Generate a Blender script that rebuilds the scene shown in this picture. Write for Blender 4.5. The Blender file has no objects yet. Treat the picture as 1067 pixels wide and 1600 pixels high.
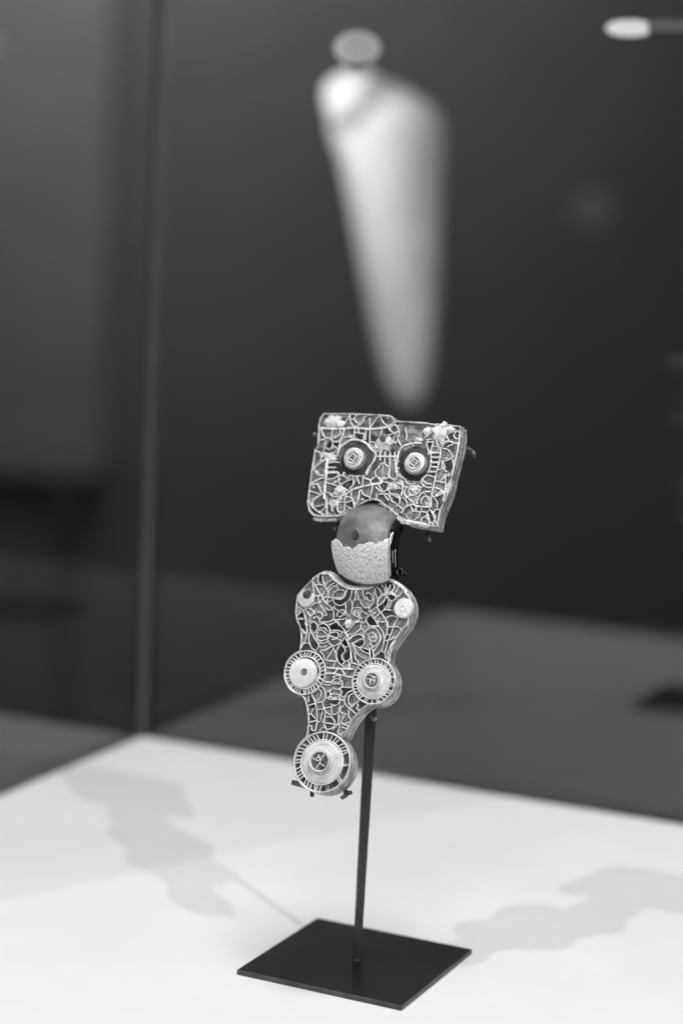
import bpy, bmesh, math, random
import numpy as np
from mathutils import Vector, Matrix, noise
from mathutils.geometry import tessellate_polygon

random.seed(7)
S = bpy.context.scene
COL = S.collection
U = 0.07                      # one drawing unit = side of the square base plate = 7 cm

# ------------------------------------------------------------------ camera
W, H, F = 1067.0, 1600.0, 3184.0
CAM = Vector((4.58040, -10.05817, 4.14117))
RGT = Vector((0.89961674, 0.43483640, 0.04008771))
UPV = Vector((-0.09774972, 0.11105493, 0.98899535))
FWD = Vector((-0.42559924, 0.89363533, -0.14241201))
cd = bpy.data.cameras.new('camera')
cam = bpy.data.objects.new('camera', cd)
COL.objects.link(cam)
cam.matrix_world = Matrix(((RGT.x, UPV.x, -FWD.x, CAM.x * U), (RGT.y, UPV.y, -FWD.y, CAM.y * U),
                           (RGT.z, UPV.z, -FWD.z, CAM.z * U), (0, 0, 0, 1)))
cd.sensor_fit = 'VERTICAL'
cd.sensor_height = 36.0
cd.lens = F * 36 / H
cd.clip_start = 0.02
cd.clip_end = 60
cd.dof.use_dof = True
cd.dof.focus_distance = 11.05 * U
cd.dof.aperture_fstop = 3.9
S.camera = cam

# ------------------------------------------------------------------ world, lamps, exposure
wd = bpy.data.worlds.new('World')
S.world = wd
wd.use_nodes = True
wd.node_tree.nodes['Background'].inputs[0].default_value = (1, 1, 1, 1)
wd.node_tree.nodes['Background'].inputs[1].default_value = 0.055

def spot(name, loc, target, power, size, radius, blend=0.6):
    l = bpy.data.lights.new(name, 'SPOT')
    l.energy = power; l.spot_size = math.radians(size); l.spot_blend = blend; l.shadow_soft_size = radius
    o = bpy.data.objects.new(name, l); COL.objects.link(o)
    o.location = Vector(loc) * U
    d = (Vector(target) - Vector(loc))
    o.rotation_euler = d.to_track_quat('-Z', 'Y').to_euler()
    return o

def area(name, loc, target, power, sx, sy):
    l = bpy.data.lights.new(name, 'AREA'); l.shape = 'RECTANGLE'
    l.energy = power; l.size = sx * U; l.size_y = sy * U
    o = bpy.data.objects.new(name, l); COL.objects.link(o)
    o.location = Vector(loc) * U
    d = (Vector(target) - Vector(loc))
    o.rotation_euler = d.to_track_quat('-Z', 'Y').to_euler()
    return o

T0 = Vector((0, -0.1, 1.6))
LD = Vector((0.988, -0.698, 1.0)).normalized()
RD = Vector((-0.385, -0.683, 1.0)).normalized()
spot('gallery_spot_right', T0 + LD * 42, T0, 92, 44, 0.022, 0.4)
spot('gallery_spot_left', T0 + RD * 42, T0, 86, 44, 0.022, 0.4)
area('overhead_fill', (1.6, -0.8, 26), (0.8, 0.6, 0), 18.5, 6.5, 6.5)  # unseen soft overhead fill added to light the table evenly
area('front_fill', (3.5, -17.0, 14.5), (0, 0, 1.6), 8.0, 10, 5)  # unseen soft fill added in front to brighten the brooch

S.view_settings.view_transform = 'Standard'
S.view_settings.look = 'None'
S.view_settings.gamma = 1.0
S.view_settings.exposure = 0.0
S.view_settings.use_curve_mapping = False
S.cycles.use_denoising = True
S.cycles.max_bounces = 10
S.cycles.transparent_max_bounces = 16
S.cycles.caustics_reflective = False

# ------------------------------------------------------------------ materials
def mat(name, base, rough=0.5, metal=0.0, var=0.0, scale=200.0, bump=0.0, bscale=None, spec=0.5, base2=None, lo=0.4, hi=0.62, detail=6):
    m = bpy.data.materials.new(name); m.use_nodes = True
    nt = m.node_tree; b = nt.nodes['Principled BSDF']
    b.inputs['Roughness'].default_value = rough
    b.inputs['Metallic'].default_value = metal
    b.inputs['Specular IOR Level'].default_value = spec
    g = lambda v: (v, v, v, 1)
    b.inputs['Base Color'].default_value = g(base)
    tc = nt.nodes.new('ShaderNodeTexCoord')
    if var or base2 is not None:
        n = nt.nodes.new('ShaderNodeTexNoise'); n.inputs['Scale'].default_value = scale; n.inputs['Detail'].default_value = detail
        n.inputs['Roughness'].default_value = 0.65
        nt.links.new(tc.outputs['Object'], n.inputs['Vector'])
        r = nt.nodes.new('ShaderNodeValToRGB')
        r.color_ramp.elements[0].position = lo; r.color_ramp.elements[1].position = hi
        a = base * (1 - var) if base2 is None else base2
        c = base * (1 + var) if base2 is None else base
        r.color_ramp.elements[0].color = g(a); r.color_ramp.elements[1].color = g(min(c, 0.95))
        nt.links.new(n.outputs['Fac'], r.inputs['Fac']); nt.links.new(r.outputs['Color'], b.inputs['Base Color'])
    if bump:
        n2 = nt.nodes.new('ShaderNodeTexNoise'); n2.inputs['Scale'].default_value = bscale or scale * 2; n2.inputs['Detail'].default_value = 5
        nt.links.new(tc.outputs['Object'], n2.inputs['Vector'])
        bp = nt.nodes.new('ShaderNodeBump'); bp.inputs['Strength'].default_value = bump; bp.inputs['Distance'].default_value = 0.0006
        nt.links.new(n2.outputs['Fac'], bp.inputs['Height']); nt.links.new(bp.outputs['Normal'], b.inputs['Normal'])
    return m

M = {}
M['gold'] = mat('gilt_wire', 0.80, 0.36, 0.25, var=0.22, scale=260, bump=0.25, bscale=900)
M['rim'] = mat('gilt_rim', 0.64, 0.40, 0.25, base2=0.26, lo=0.36, hi=0.60, scale=210, bump=0.5, bscale=700)
M['floor'] = mat('cell_floor', 0.32, 0.6, 0.0, base2=0.07, scale=430, bump=0.6, bscale=800)
M['dark_floor'] = mat('dark_opening', 0.030, 0.5, 0.0, var=0.5, scale=300, bump=0.3)  # one dark colour for the round openings in the head
M['in0'] = mat('garnet_black', 0.022, 0.25, 0.0, var=0.5, scale=300, bump=0.15)
M['in1'] = mat('garnet_dark', 0.06, 0.3, 0.0, var=0.5, scale=300, bump=0.2)
M['in2'] = mat('garnet_medium', 0.11, 0.35, 0.0, var=0.7, scale=300, bump=0.3)
M['in3'] = mat('paste_grey', 0.18, 0.55, 0.05, var=0.65, scale=380, bump=0.5)
M['in4'] = mat('paste_light', 0.29, 0.55, 0.1, var=0.6, scale=380, bump=0.5)
M['chalk'] = mat('white_paste', 0.80, 0.75, 0.0, base2=0.58, lo=0.32, hi=0.55, scale=120, bump=0.5, bscale=500)
M['disc'] = mat('pale_disc', 0.72, 0.6, 0.0, base2=0.46, lo=0.34, hi=0.58, scale=170, bump=0.5, bscale=450)
M['crust'] = mat('pale_crust', 0.78, 0.8, 0.0, base2=0.52, scale=260, bump=0.7, bscale=600)
M['grain'] = mat('granular_facing', 0.80, 0.8, 0.0, base2=0.42, scale=1250, bump=0.6, bscale=1100, lo=0.34, hi=0.47, detail=2)
M['boss'] = mat('gilt_boss', 0.70, 0.33, 0.2, var=0.2, scale=240, bump=0.25, bscale=700)
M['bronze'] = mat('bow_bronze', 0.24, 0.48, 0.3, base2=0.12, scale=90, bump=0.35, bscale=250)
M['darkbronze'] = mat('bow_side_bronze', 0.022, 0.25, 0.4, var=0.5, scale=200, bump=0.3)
M['black'] = mat('black_painted_steel', 0.0085, 0.42, 0.0, var=0.15, scale=60, bump=0.12, bscale=900, spec=0.35)
M['post'] = mat('dark_painted_post', 0.04, 0.40, 0.0, var=0.2, scale=80, bump=0.15, bscale=900, spec=0.4)
M['edge'] = mat('worn_plate_edge', 0.055, 0.35, 0.2, var=0.4, scale=120, bump=0.2, bscale=500)
M['prong'] = mat('dark_brass_prong', 0.12, 0.4, 0.4, var=0.4, scale=200)
M['plinth'] = mat('white_lacquer', 0.79, 0.55, 0.0, var=0.02, scale=14, spec=0.25)
M['wall'] = mat('dark_wall_paint', 0.055, 0.85, 0.0, var=0.08, scale=3)
M['floor_room'] = mat('dark_carpet', 0.035, 0.95, 0.0, var=0.2, scale=30)
M['panel'] = mat('grey_panel_paint', 0.115, 0.8, 0.0, var=0.05, scale=4)
M['ivory'] = mat('pale_solid', 0.70, 0.7, 0.0, base2=0.55, scale=16, lo=0.3, hi=0.6)
M['stand_dark'] = mat('dark_support', 0.02, 0.6)
M['joint'] = mat('frosted_joint', 0.06, 0.5, 0.0, var=0.08, scale=40)

def emis(name, v):
    m = bpy.data.materials.new(name); m.use_nodes = True
    nt = m.node_tree; nt.nodes.clear()
    e = nt.nodes.new('ShaderNodeEmission'); e.inputs[1].default_value = v
    o = nt.nodes.new('ShaderNodeOutputMaterial'); nt.links.new(e.outputs[0], o.inputs[0])
    return m

GLASS_IOR = 1.72       # both faces of a pane reflect like the outside of the glass
def glass():
    m = bpy.data.materials.new('case_glass'); m.use_nodes = True
    nt = m.node_tree; nt.nodes.clear()
    t = nt.nodes.new('ShaderNodeBsdfTransparent'); t.inputs[0].default_value = (0.96, 0.96, 0.96, 1)
    g = nt.nodes.new('ShaderNodeBsdfGlossy'); g.inputs['Roughness'].default_value = 0.0
    f = nt.nodes.new('ShaderNodeFresnel'); geo = nt.nodes.new('ShaderNodeNewGeometry')
    mr = nt.nodes.new('ShaderNodeMapRange'); mr.inputs['To Min'].default_value = GLASS_IOR; mr.inputs['To Max'].default_value = 1 / GLASS_IOR
    nt.links.new(geo.outputs['Backfacing'], mr.inputs['Value']); nt.links.new(mr.outputs['Result'], f.inputs[0])
    mx = nt.nodes.new('ShaderNodeMixShader'); o = nt.nodes.new('ShaderNodeOutputMaterial')
    nt.links.new(f.outputs[0], mx.inputs[0]); nt.links.new(t.outputs[0], mx.inputs[1]); nt.links.new(g.outputs[0], mx.inputs[2])
    nt.links.new(mx.outputs[0], o.inputs[0])
    return m
M['glass'] = glass()

# ------------------------------------------------------------------ helpers
def link(name, me, material, parent=None, smooth=False):
    o = bpy.data.objects.new(name, me); COL.objects.link(o)
    if material is not None:
        for m in (material if isinstance(material, (list, tuple)) else [material]):
            me.materials.append(m)
    if smooth:
        for p in me.polygons: p.use_smooth = True
    if parent is not None: o.parent = parent
    return o

def mesh(name, verts, faces, material, parent=None, smooth=False, mi=None):
    me = bpy.data.meshes.new(name)
    me.from_pydata([tuple(v) for v in verts], [], faces); me.update()
    bm = bmesh.new(); bm.from_mesh(me); bmesh.ops.recalc_face_normals(bm, faces=bm.faces[:]) if mi is None else None
    bm.to_mesh(me); bm.free()
    o = link(name, me, material, parent, smooth)
    if mi is not None:
        for p, k in zip(me.polygons, mi): p.material_index = k
    return o

def tag(o, label, cat, group=None, kind=None):
    if label: o['label'] = label
    if cat: o['category'] = cat
    if group: o['group'] = group
    if kind: o['kind'] = kind
    return o

def empty(name, loc, rot=None):
    o = bpy.data.objects.new(name, None); COL.objects.link(o)
    o.empty_display_size = 0.01
    if rot is None: o.location = loc
    else: o.matrix_world = Matrix.Translation(loc) @ rot.to_4x4()
    return o

def boxmesh(bm, c, ax, ay, az, hx, hy, hz):
    vs = []
    for sx in (-1, 1):
        for sy in (-1, 1):
            for sz in (-1, 1):
                vs.append(bm.verts.new(c + ax * (hx * sx) + ay * (hy * sy) + az * (hz * sz)))
    for f in ((0, 1, 3, 2), (4, 6, 7, 5), (0, 4, 5, 1), (2, 3, 7, 6), (0, 2, 6, 4), (1, 5, 7, 3)):
        bm.faces.new([vs[i] for i in f])

def box(name, c, ax, ay, az, hx, hy, hz, material, parent=None, bevel=0.0, inv=None):
    bm = bmesh.new()
    boxmesh(bm, Vector(c) * U, Vector(ax), Vector(ay), Vector(az), hx * U, hy * U, hz * U)
    if bevel:
        bmesh.ops.bevel(bm, geom=bm.edges[:], offset=bevel * U, segments=3, affect='EDGES', profile=0.5)
    bmesh.ops.recalc_face_normals(bm, faces=bm.faces[:])
    if inv is not None: bmesh.ops.transform(bm, matrix=inv, verts=bm.verts[:])
    me = bpy.data.meshes.new(name); bm.to_mesh(me); bm.free()
    return link(name, me, material, parent)

def tube_data(pts, rad, n=8):
    """pts: Vectors, rad: float or list -> verts, faces of a capped tube"""
    vs, fs = [], []
    rad = rad if isinstance(rad, (list, tuple)) else [rad] * len(pts)
    prev = None
    for i, p in enumerate(pts):
        t = (pts[min(i + 1, len(pts) - 1)] - pts[max(i - 1, 0)]).normalized()
        a = prev - t * prev.dot(t) if prev is not None else t.orthogonal()
        a.normalize(); prev = a; b = t.cross(a)
        for k in range(n):
            th = 2 * math.pi * k / n
            vs.append(p + (a * math.cos(th) + b * math.sin(th)) * rad[i])
    for i in range(len(pts) - 1):
        for k in range(n):
            k2 = (k + 1) % n
            fs.append((i * n + k, i * n + k2, (i + 1) * n + k2, (i + 1) * n + k))
    fs.append(tuple(range(n - 1, -1, -1))); L = (len(pts) - 1) * n
    fs.append(tuple(range(L, L + n)))
    return vs, fs

def ray(x, y):
    return (FWD + RGT * ((x - W / 2) / F) + UPV * ((H / 2 - y) / F)).normalized()
def at_depth(x, y, d):
    r = ray(x, y); return CAM + r * (d / r.dot(FWD))

# ------------------------------------------------------------------ setting: plinth, room
PHI = 0.0140
K0 = Vector((-3.633, 3.647, -0.028))
E1 = Vector((math.cos(PHI), math.sin(PHI), 0)); NB = Vector((-math.sin(PHI), math.cos(PHI), 0)); ZZ = Vector((0, 0, 1))
PW, PD, PH = 6.9, 6.45, 13.0
pc = K0 + E1 * (PW / 2) - NB * (PD / 2) - ZZ * (PH / 2)
pl = box('plinth', pc, E1, NB, ZZ, PW / 2, PD / 2, PH / 2, M['plinth'], bevel=0.012)
tag(pl, 'white lacquered plinth top under the black stand', 'plinth', kind='structure')
FZ = -PH - 0.03
fl = mesh('floor', [Vector(v) * U for v in ((-90, -60, FZ), (90, -60, FZ), (90, 110, FZ), (-90, 110, FZ))], [(0, 1, 2, 3)], M['floor_room'])
tag(fl, 'dark carpeted gallery floor behind the glass case', 'floor', kind='structure')
FH = Vector((FWD.x, FWD.y, 0)).normalized(); RH = Vector((FH.y, -FH.x, 0))
wc = Vector((CAM.x, CAM.y, 0)) + FH * 62
wl = box('wall', wc + ZZ * 12, RH, FH, ZZ, 60, 0.5, 25.02, M['wall'])
tag(wl, 'dark gallery wall out of focus behind the case', 'wall', kind='structure')
spot('wall_fill_spot', wc - FH * 15 + ZZ * 34 - RH * 5, wc + ZZ * 23 - RH * 4, 420, 86, 0.3, 1.0)  # unseen spot added to make the upper wall brighter
spot('panel_fill_spot', Vector((CAM.x, CAM.y, 0)) + FH * 42 - RH * 9 + ZZ * 24, at_depth(-30, 60, 57), 50, 62, 0.3, 1.0)  # unseen spot added to brighten the left panel

# lighter display panel standing at the left in the background
def on_wall(x, y, off):
    r = ray(x, y); return CAM + r * ((62 - off) / r.dot(FH))
pA, pB = on_wall(-420, -200, 1.1), on_wall(184, -200, 1.1)
zlow = on_wall(90, 742, 1.1).z
pcx = (pA + pB) / 2
ptop = 20.0
panel = box('display_panel', Vector((pcx.x, pcx.y, (zlow + ptop) / 2)), RH, FH, ZZ, (pB - pA).dot(RH) / 2, 0.3, (ptop - zlow) / 2, M['panel'])
root = empty('exhibition_panel', Vector((pcx.x, pcx.y, FZ)) * U)
panel.parent = root; panel.matrix_parent_inverse = Matrix.Translation(-Vector(root.location)); panel.name = 'board'
for s in (-1, 1):
    q = Vector((pcx.x, pcx.y, 0)) + RH * (s * ((pB - pA).dot(RH) / 2 - 1.0))
    lg = box('leg', Vector((q.x, q.y, (zlow + FZ) / 2)), RH, FH, ZZ, 0.3, 0.25, (zlow - FZ) / 2, M['stand_dark'])
    lg.parent = root; lg.matrix_parent_inverse = Matrix.Translation(-Vector(root.location))
tag(root, 'grey exhibition panel blurred at the upper left behind the glass', 'panel')

# ------------------------------------------------------------------ glass case: two back panes and their joint
GT, GH = 0.10, 12.0
case = empty('glass_case', K0 * U)
tag(case, 'clear glass case back with two panes meeting at an upright joint', 'glass case')
cinv = Matrix.Translation(-K0 * U)
def pane(name, a, d, nrm, length, label):
    c = a + d * (length / 2 + 0.09) + nrm * (GT / 2 + 0.004) + ZZ * (GH / 2 + 0.004)
    o = box(name, c, d, nrm, ZZ, length / 2, GT / 2, GH / 2, M['glass'])
    o.parent = case; o.matrix_parent_inverse = cinv
    o['label'] = label
    return o
SKB = 0.06   # panes stand just outside the plinth's edge on the case frame
pane('glass_pane', K0, E1, NB, PW, 'clear glass pane behind the brooch, right of the upright joint')
pane('glass_pane', K0, -NB, -E1, PD, 'clear glass pane at the left edge of the plinth, left of the upright joint')
jt = box('glass_joint', K0 - E1 * 0.028 + NB * 0.028 + ZZ * (GH / 2 + 0.004), (E1 + NB).normalized(), (NB - E1).normalized(), ZZ, 0.040, 0.040, GH / 2, M['joint'], bevel=0.012)
jt.parent = case; jt.matrix_parent_inverse = cinv

# ------------------------------------------------------------------ blurred things in the background
# pale tapering exhibit added for a bright blurred cone; its rod is made up
EXD = 28.0
prof = [(122, 548, 590), (128, 536, 608), (138, 526, 632), (150, 519, 655), (164, 514, 675), (180, 512, 687), (200, 515, 692), (218, 519, 693), (236, 525, 693),
        (262, 534, 692), (350, 551, 689), (450, 569, 685), (540, 586, 679), (600, 602, 671), (632, 619, 658), (644, 633, 647)]
vs, fs = [], []
NR = 48
for (y, xl, xr) in prof:
    c = at_depth((xl + xr) / 2, y, EXD); rr = (xr - xl) / 2 * EXD / F
    for k in range(NR):
        th = 2 * math.pi * k / NR
        vs.append((c + RH * (rr * math.cos(th)) + FH * (rr * math.sin(th))) * U)
for i in range(len(prof) - 1):
    for k in range(NR):
        k2 = (k + 1) % NR
        fs.append((i * NR + k, i * NR + k2, (i + 1) * NR + k2, (i + 1) * NR + k))
fs.append(tuple(range(NR))); fs.append(tuple(range((len(prof) - 1) * NR, len(prof) * NR)))
tip = at_depth(640, 650, EXD)
root = empty('tapered_solid', Vector((tip.x, tip.y, FZ)) * U)
inv = Matrix.Translation(-Vector(root.location))
o = mesh('body', vs, fs, M['ivory'], root, True); o.matrix_parent_inverse = inv
lobc = at_depth(554, 157, EXD - 0.5); lr = 47 * EXD / F
bm = bmesh.new(); bmesh.ops.create_uvsphere(bm, u_segments=32, v_segments=18, radius=1.0)
for v in bm.verts:
    d = 1 + 0.10 * noise.noise(v.co * 1.6 + Vector((3, 1, 0)))
    v.co = (lobc + RGT * (v.co.x * lr * d) + FWD * (v.co.y * lr * 0.8 * d) + UPV * (v.co.z * lr * d)) * U
me = bpy.data.meshes.new('knob'); bm.to_mesh(me); bm.free()
o = link('knob', me, M['ivory'], root, True); o.matrix_parent_inverse = inv
tv, tf = tube_data([Vector((tip.x, tip.y, FZ)) * U, tip * U], 0.06 * U, 10)
o = mesh('rod', tv, tf, M['stand_dark'], root); o.matrix_parent_inverse = inv
o = box('foot', Vector((tip.x, tip.y, FZ + 0.1)), RH, FH, ZZ, 1.0, 1.0, 0.1, M['stand_dark'], root); o.matrix_parent_inverse = inv
tag(root, 'blurred pale tapering exhibit on a rod added for a bright blurred cone above the brooch', 'solid')
exc = at_depth(560, 160, EXD)
spot('added_solid_spot', exc - RH * 2.9 - FH * 2.6 + ZZ * 1.3, exc + ZZ * -0.45 + RH * 0.0, 6.6, 78, 0.09, 1.0)  # unseen spot added to brighten the pale tapering body

# small round lamp standing in for a blurred highlight
def behind_pane(x, y, gap):
    r = ray(x, y); t = (K0 + NB * (GT + gap) - CAM).dot(NB) / r.dot(NB)
    return CAM + r * t, t * r.dot(FWD)
lc, ld = behind_pane(558, 75, 0.03)
root = empty('round_glow', lc * U)
print('lamp depth', ld)
ax = -FWD
a = RGT; b = UPV
def disc_ring(c, axis, a, b, r0, r1, rx=1.0, n=32):
    vs, fs = [], []
    for k in range(n):
        th = 2 * math.pi * k / n; d = a * (math.cos(th) * rx) + b * math.sin(th)
        vs.append(c + d * r0); vs.append(c + d * r1)
    for k in range(n):
        k2 = (k + 1) % n
        fs.append((2 * k, 2 * k + 1, 2 * k2 + 1, 2 * k2))
    return vs, fs
def disc(c, a, b, r, rx=1.0, n=32):
    vs = [c] + [c + (a * (math.cos(2 * math.pi * k / n) * rx) + b * math.sin(2 * math.pi * k / n)) * r for k in range(n)]
    return vs, [(0, 1 + k, 1 + (k + 1) % n) for k in range(n)]
LR = 25.0 * ld / F * U
v_, f_ = disc(Vector((0, 0, 0)), a, b, LR, 1.38)
mesh('lens', v_, f_, emis('glow_face', 0.40), root)  # emissive disc drawn at the size of the blurred highlight
v_, f_ = disc_ring(-FWD * (0.004 * U), ax, a, b, LR * .86, LR * 1.04, 1.38)
mesh('rim', v_, f_, emis('glow_rim', 0.5), root)  # brighter emissive ring for the edge of the blurred highlight
tv, tf = tube_data([FWD * (0.02 * U), FWD * (0.3 * U)], LR * 0.95, 20)
mesh('glow_back', tv, tf, M['stand_dark'], root)  # dark back added behind the emissive disc
tag(root, 'small round lamp standing in for a blurred highlight at top centre', 'glow')

# bright strip lamp standing in for a glint at the top right
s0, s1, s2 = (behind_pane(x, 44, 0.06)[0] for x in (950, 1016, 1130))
root = empty('glint_strip', s0 * U)
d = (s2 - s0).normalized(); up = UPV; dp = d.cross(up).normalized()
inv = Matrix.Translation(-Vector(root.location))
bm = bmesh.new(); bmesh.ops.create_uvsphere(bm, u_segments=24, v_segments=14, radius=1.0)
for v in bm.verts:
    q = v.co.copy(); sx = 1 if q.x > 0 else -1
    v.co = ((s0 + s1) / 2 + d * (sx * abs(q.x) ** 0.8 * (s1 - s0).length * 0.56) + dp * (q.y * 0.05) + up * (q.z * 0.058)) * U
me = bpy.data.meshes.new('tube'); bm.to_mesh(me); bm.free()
o = link('tube', me, emis('strip_glow', 0.85), root, True); o.matrix_parent_inverse = inv  # emissive ellipsoid standing in for a bright glint
o = box('rail', (s1 + s2) / 2 + dp * 0.02, d, dp, up, (s2 - s1).length / 2, 0.05, 0.046, M['panel'], root); o.matrix_parent_inverse = inv  # grey bar added for the dim end of the glint
tag(root, 'short bright strip lamp with a grey rail, standing in for a glint at the top right', 'glow')

# small round fitting on the far wall, painted pale for a faint light
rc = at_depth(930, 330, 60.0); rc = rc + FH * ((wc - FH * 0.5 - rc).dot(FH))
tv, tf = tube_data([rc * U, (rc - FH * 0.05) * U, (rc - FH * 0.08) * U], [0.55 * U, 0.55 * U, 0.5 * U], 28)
o = mesh('wall_glow_patch', tv, tf, mat('wall_glow_paint', 0.14, 0.8))
tag(o, 'faint round fitting painted pale for a faint light on the dark wall at the upper right', 'patch')

# ------------------------------------------------------------------ brooch frame
YAW, ELEV = math.radians(24.0), math.radians(21)
NN = (-FH * math.cos(YAW) - RH * math.sin(YAW)) * math.cos(ELEV) + ZZ * math.sin(ELEV)
NN.normalize()
UU = ZZ.cross(NN).normalized(); VV = NN.cross(UU)
BO = Vector((0.02, 0, 1.55)) - FH * 0.35
def on_brooch(x, y):
    r = ray(x, y); return CAM + r * ((BO - CAM).dot(NN) / r.dot(NN))
BASE = on_brooch(503, 1241)
PX = 0.00352                  # one photo pixel at the brooch, in drawing units
ROT = Matrix((UU, VV, NN)).transposed()
def B2(x, y):
    q = on_brooch(x, y) - BASE
    return Vector((q.dot(UU), q.dot(VV)))
def B3(x, y, w=0.0):          # w in photo pixels towards the viewer
    q = B2(x, y); return Vector((q.x, q.y, w * PX)) * U

TH = 33.0                     # plate thickness
DP = 4.2                      # depth of the cells

TL = {'A': (470, 640, 7.113), 'B': (600, 640, 7.113), 'C': (470, 730, 7.113), 'D': (590, 740, 7.113),
      'E': (450, 880, 9.7), 'F': (550, 880, 9.7), 'G': (440, 970, 9.7), 'H': (540, 970, 9.7), 'I': (440, 1010, 9.7),
      'J': (530, 1020, 9.7), 'K': (465, 1060, 9.7), 'L': (445, 1140, 8.536), 'M': (500, 780, 7.113), 'P': (0, 0, 1.0)}
def T(t, pts):
    ox, oy, s = TL[t]
    return [(ox + x / s, oy + y / s) for x, y in pts]

def catmull(p, n=4, closed=False):
    if len(p) < 3: return p
    out = []
    m = len(p)
    rng = range(m) if closed else range(m - 1)
    for i in rng:
        if closed: p0, p1, p2, p3 = p[i - 1], p[i], p[(i + 1) % m], p[(i + 2) % m]
        else: p0, p1, p2, p3 = p[max(i - 1, 0)], p[i], p[i + 1], p[min(i + 2, m - 1)]
        for k in range(n):
            t = k / n
            out.append(tuple(0.5 * (2 * p1[j] + (-p0[j] + p2[j]) * t + (2 * p0[j] - 5 * p1[j] + 4 * p2[j] - p3[j]) * t * t + (-p0[j] + 3 * p1[j] - 3 * p2[j] + p3[j]) * t ** 3) for j in (0, 1)))
    if not closed: out.append(p[-1])
    return out

def resample(p, step):
    q = p + [p[0]]; out = []
    acc = 0.0
    for a, b in zip(q[:-1], q[1:]):
        L = math.hypot(b[0] - a[0], b[1] - a[1])
        while acc < L:
            t = acc / L if L else 0
            out.append((a[0] + (b[0] - a[0]) * t, a[1] + (b[1] - a[1]) * t)); acc += step
        acc -= L
    return out

brooch = empty('brooch', BASE * U, ROT)
tag(brooch, 'ornate gilt cloisonne bow brooch with garnet cells clipped to the black stand', 'brooch')

# ---------------------------------------------------------------- outlines (photo pixels, front edge)
HEAD = [(505, 645.6), (549, 645.6), (596, 647.7), (612, 650), (616, 657), (640, 658.5), (667, 660), (679, 662.5), (693, 662.5), (719.5, 665.5),
        (720, 680), (717.5, 697), (712.5, 719), (706.5, 740), (704.5, 752), (699.5, 771), (692, 789), (687, 800), (684, 814), (682.5, 824),
        (668, 822), (650, 819), (634, 816), (618, 805), (604, 792.5), (591, 783), (582.5, 780.8), (571, 784), (557, 792), (543, 802), (532, 806.5), (515, 807.5), (498, 807.5),
        (488, 805), (482, 798), (479.3, 786), (482, 765), (485.5, 738), (489, 716), (491, 703), (495, 697), (496, 686), (497, 664), (500, 652)]
FOOT_L = T('K', [(130, 860), (150, 700), (150, 560), (130, 430), (100, 330), (60, 255)])
def ell(cx, cy, rx, ry, a0, a1, n):
    return [(cx + rx * math.cos(math.radians(a0 + (a1 - a0) * i / (n - 1))), cy + ry * math.sin(math.radians(a0 + (a1 - a0) * i / (n - 1)))) for i in range(n)]
R_B = (502.9, 1191.0, 45.2, 48.4)
R_L = (476.3, 1051.0, 32.6, 36.0)
R_R = (583.7, 1064.4, 34.0, 36.8)
FOOT = [(507.7, 892), (517, 893), (523, 900), (532.5, 908.5), (543, 913.5), (553, 915.6), (560, 915.5), (575.8, 913), (589, 908), (599.5, 904), (607, 903.2), (615, 906), (622, 910.5),
        (632, 920), (639.5, 931.5), (643.3, 944), (643, 957), (639, 967.6), (635.6, 976), (628.7, 984), (618.4, 998), (610.5, 1010), (607, 1019.5), (606.5, 1028), (608, 1036)]
FOOT += ell(*R_R, -36, 100, 16)
FOOT += [(572.5, 1103), (564, 1110), (554.7, 1120), (547.5, 1131), (541.3, 1142.5), (538.5, 1150)]
FOOT += ell(*R_B, -50, 230, 34)
FOOT += FOOT_L
FOOT += ell(*R_L, 98, 254, 18)
FOOT += T('G', [(275, 380), (290, 270), (280, 150), (255, 70), (225, 0)]) + T('E', [(118, 830), (105, 730), (118, 630), (125, 550), (140, 480), (220, 380), (300, 300), (400, 200), (480, 145)])

SIDE = [(0, 0.0), (-2.2, 0.6), (-4.5, 0.0), (-5.5, -2.4), (-8, -2.8), (-9, -0.4), (-11, 1.0), (-14, 1.4), (-16.5, 0.9), (-18, -1.5), (-19.5, -2.6), (-22, -2.6), (-23, 0.5), (-25.5, 1.2), (-28.5, 0.8), (-30, -0.3), (-33, -0.6)]

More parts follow.
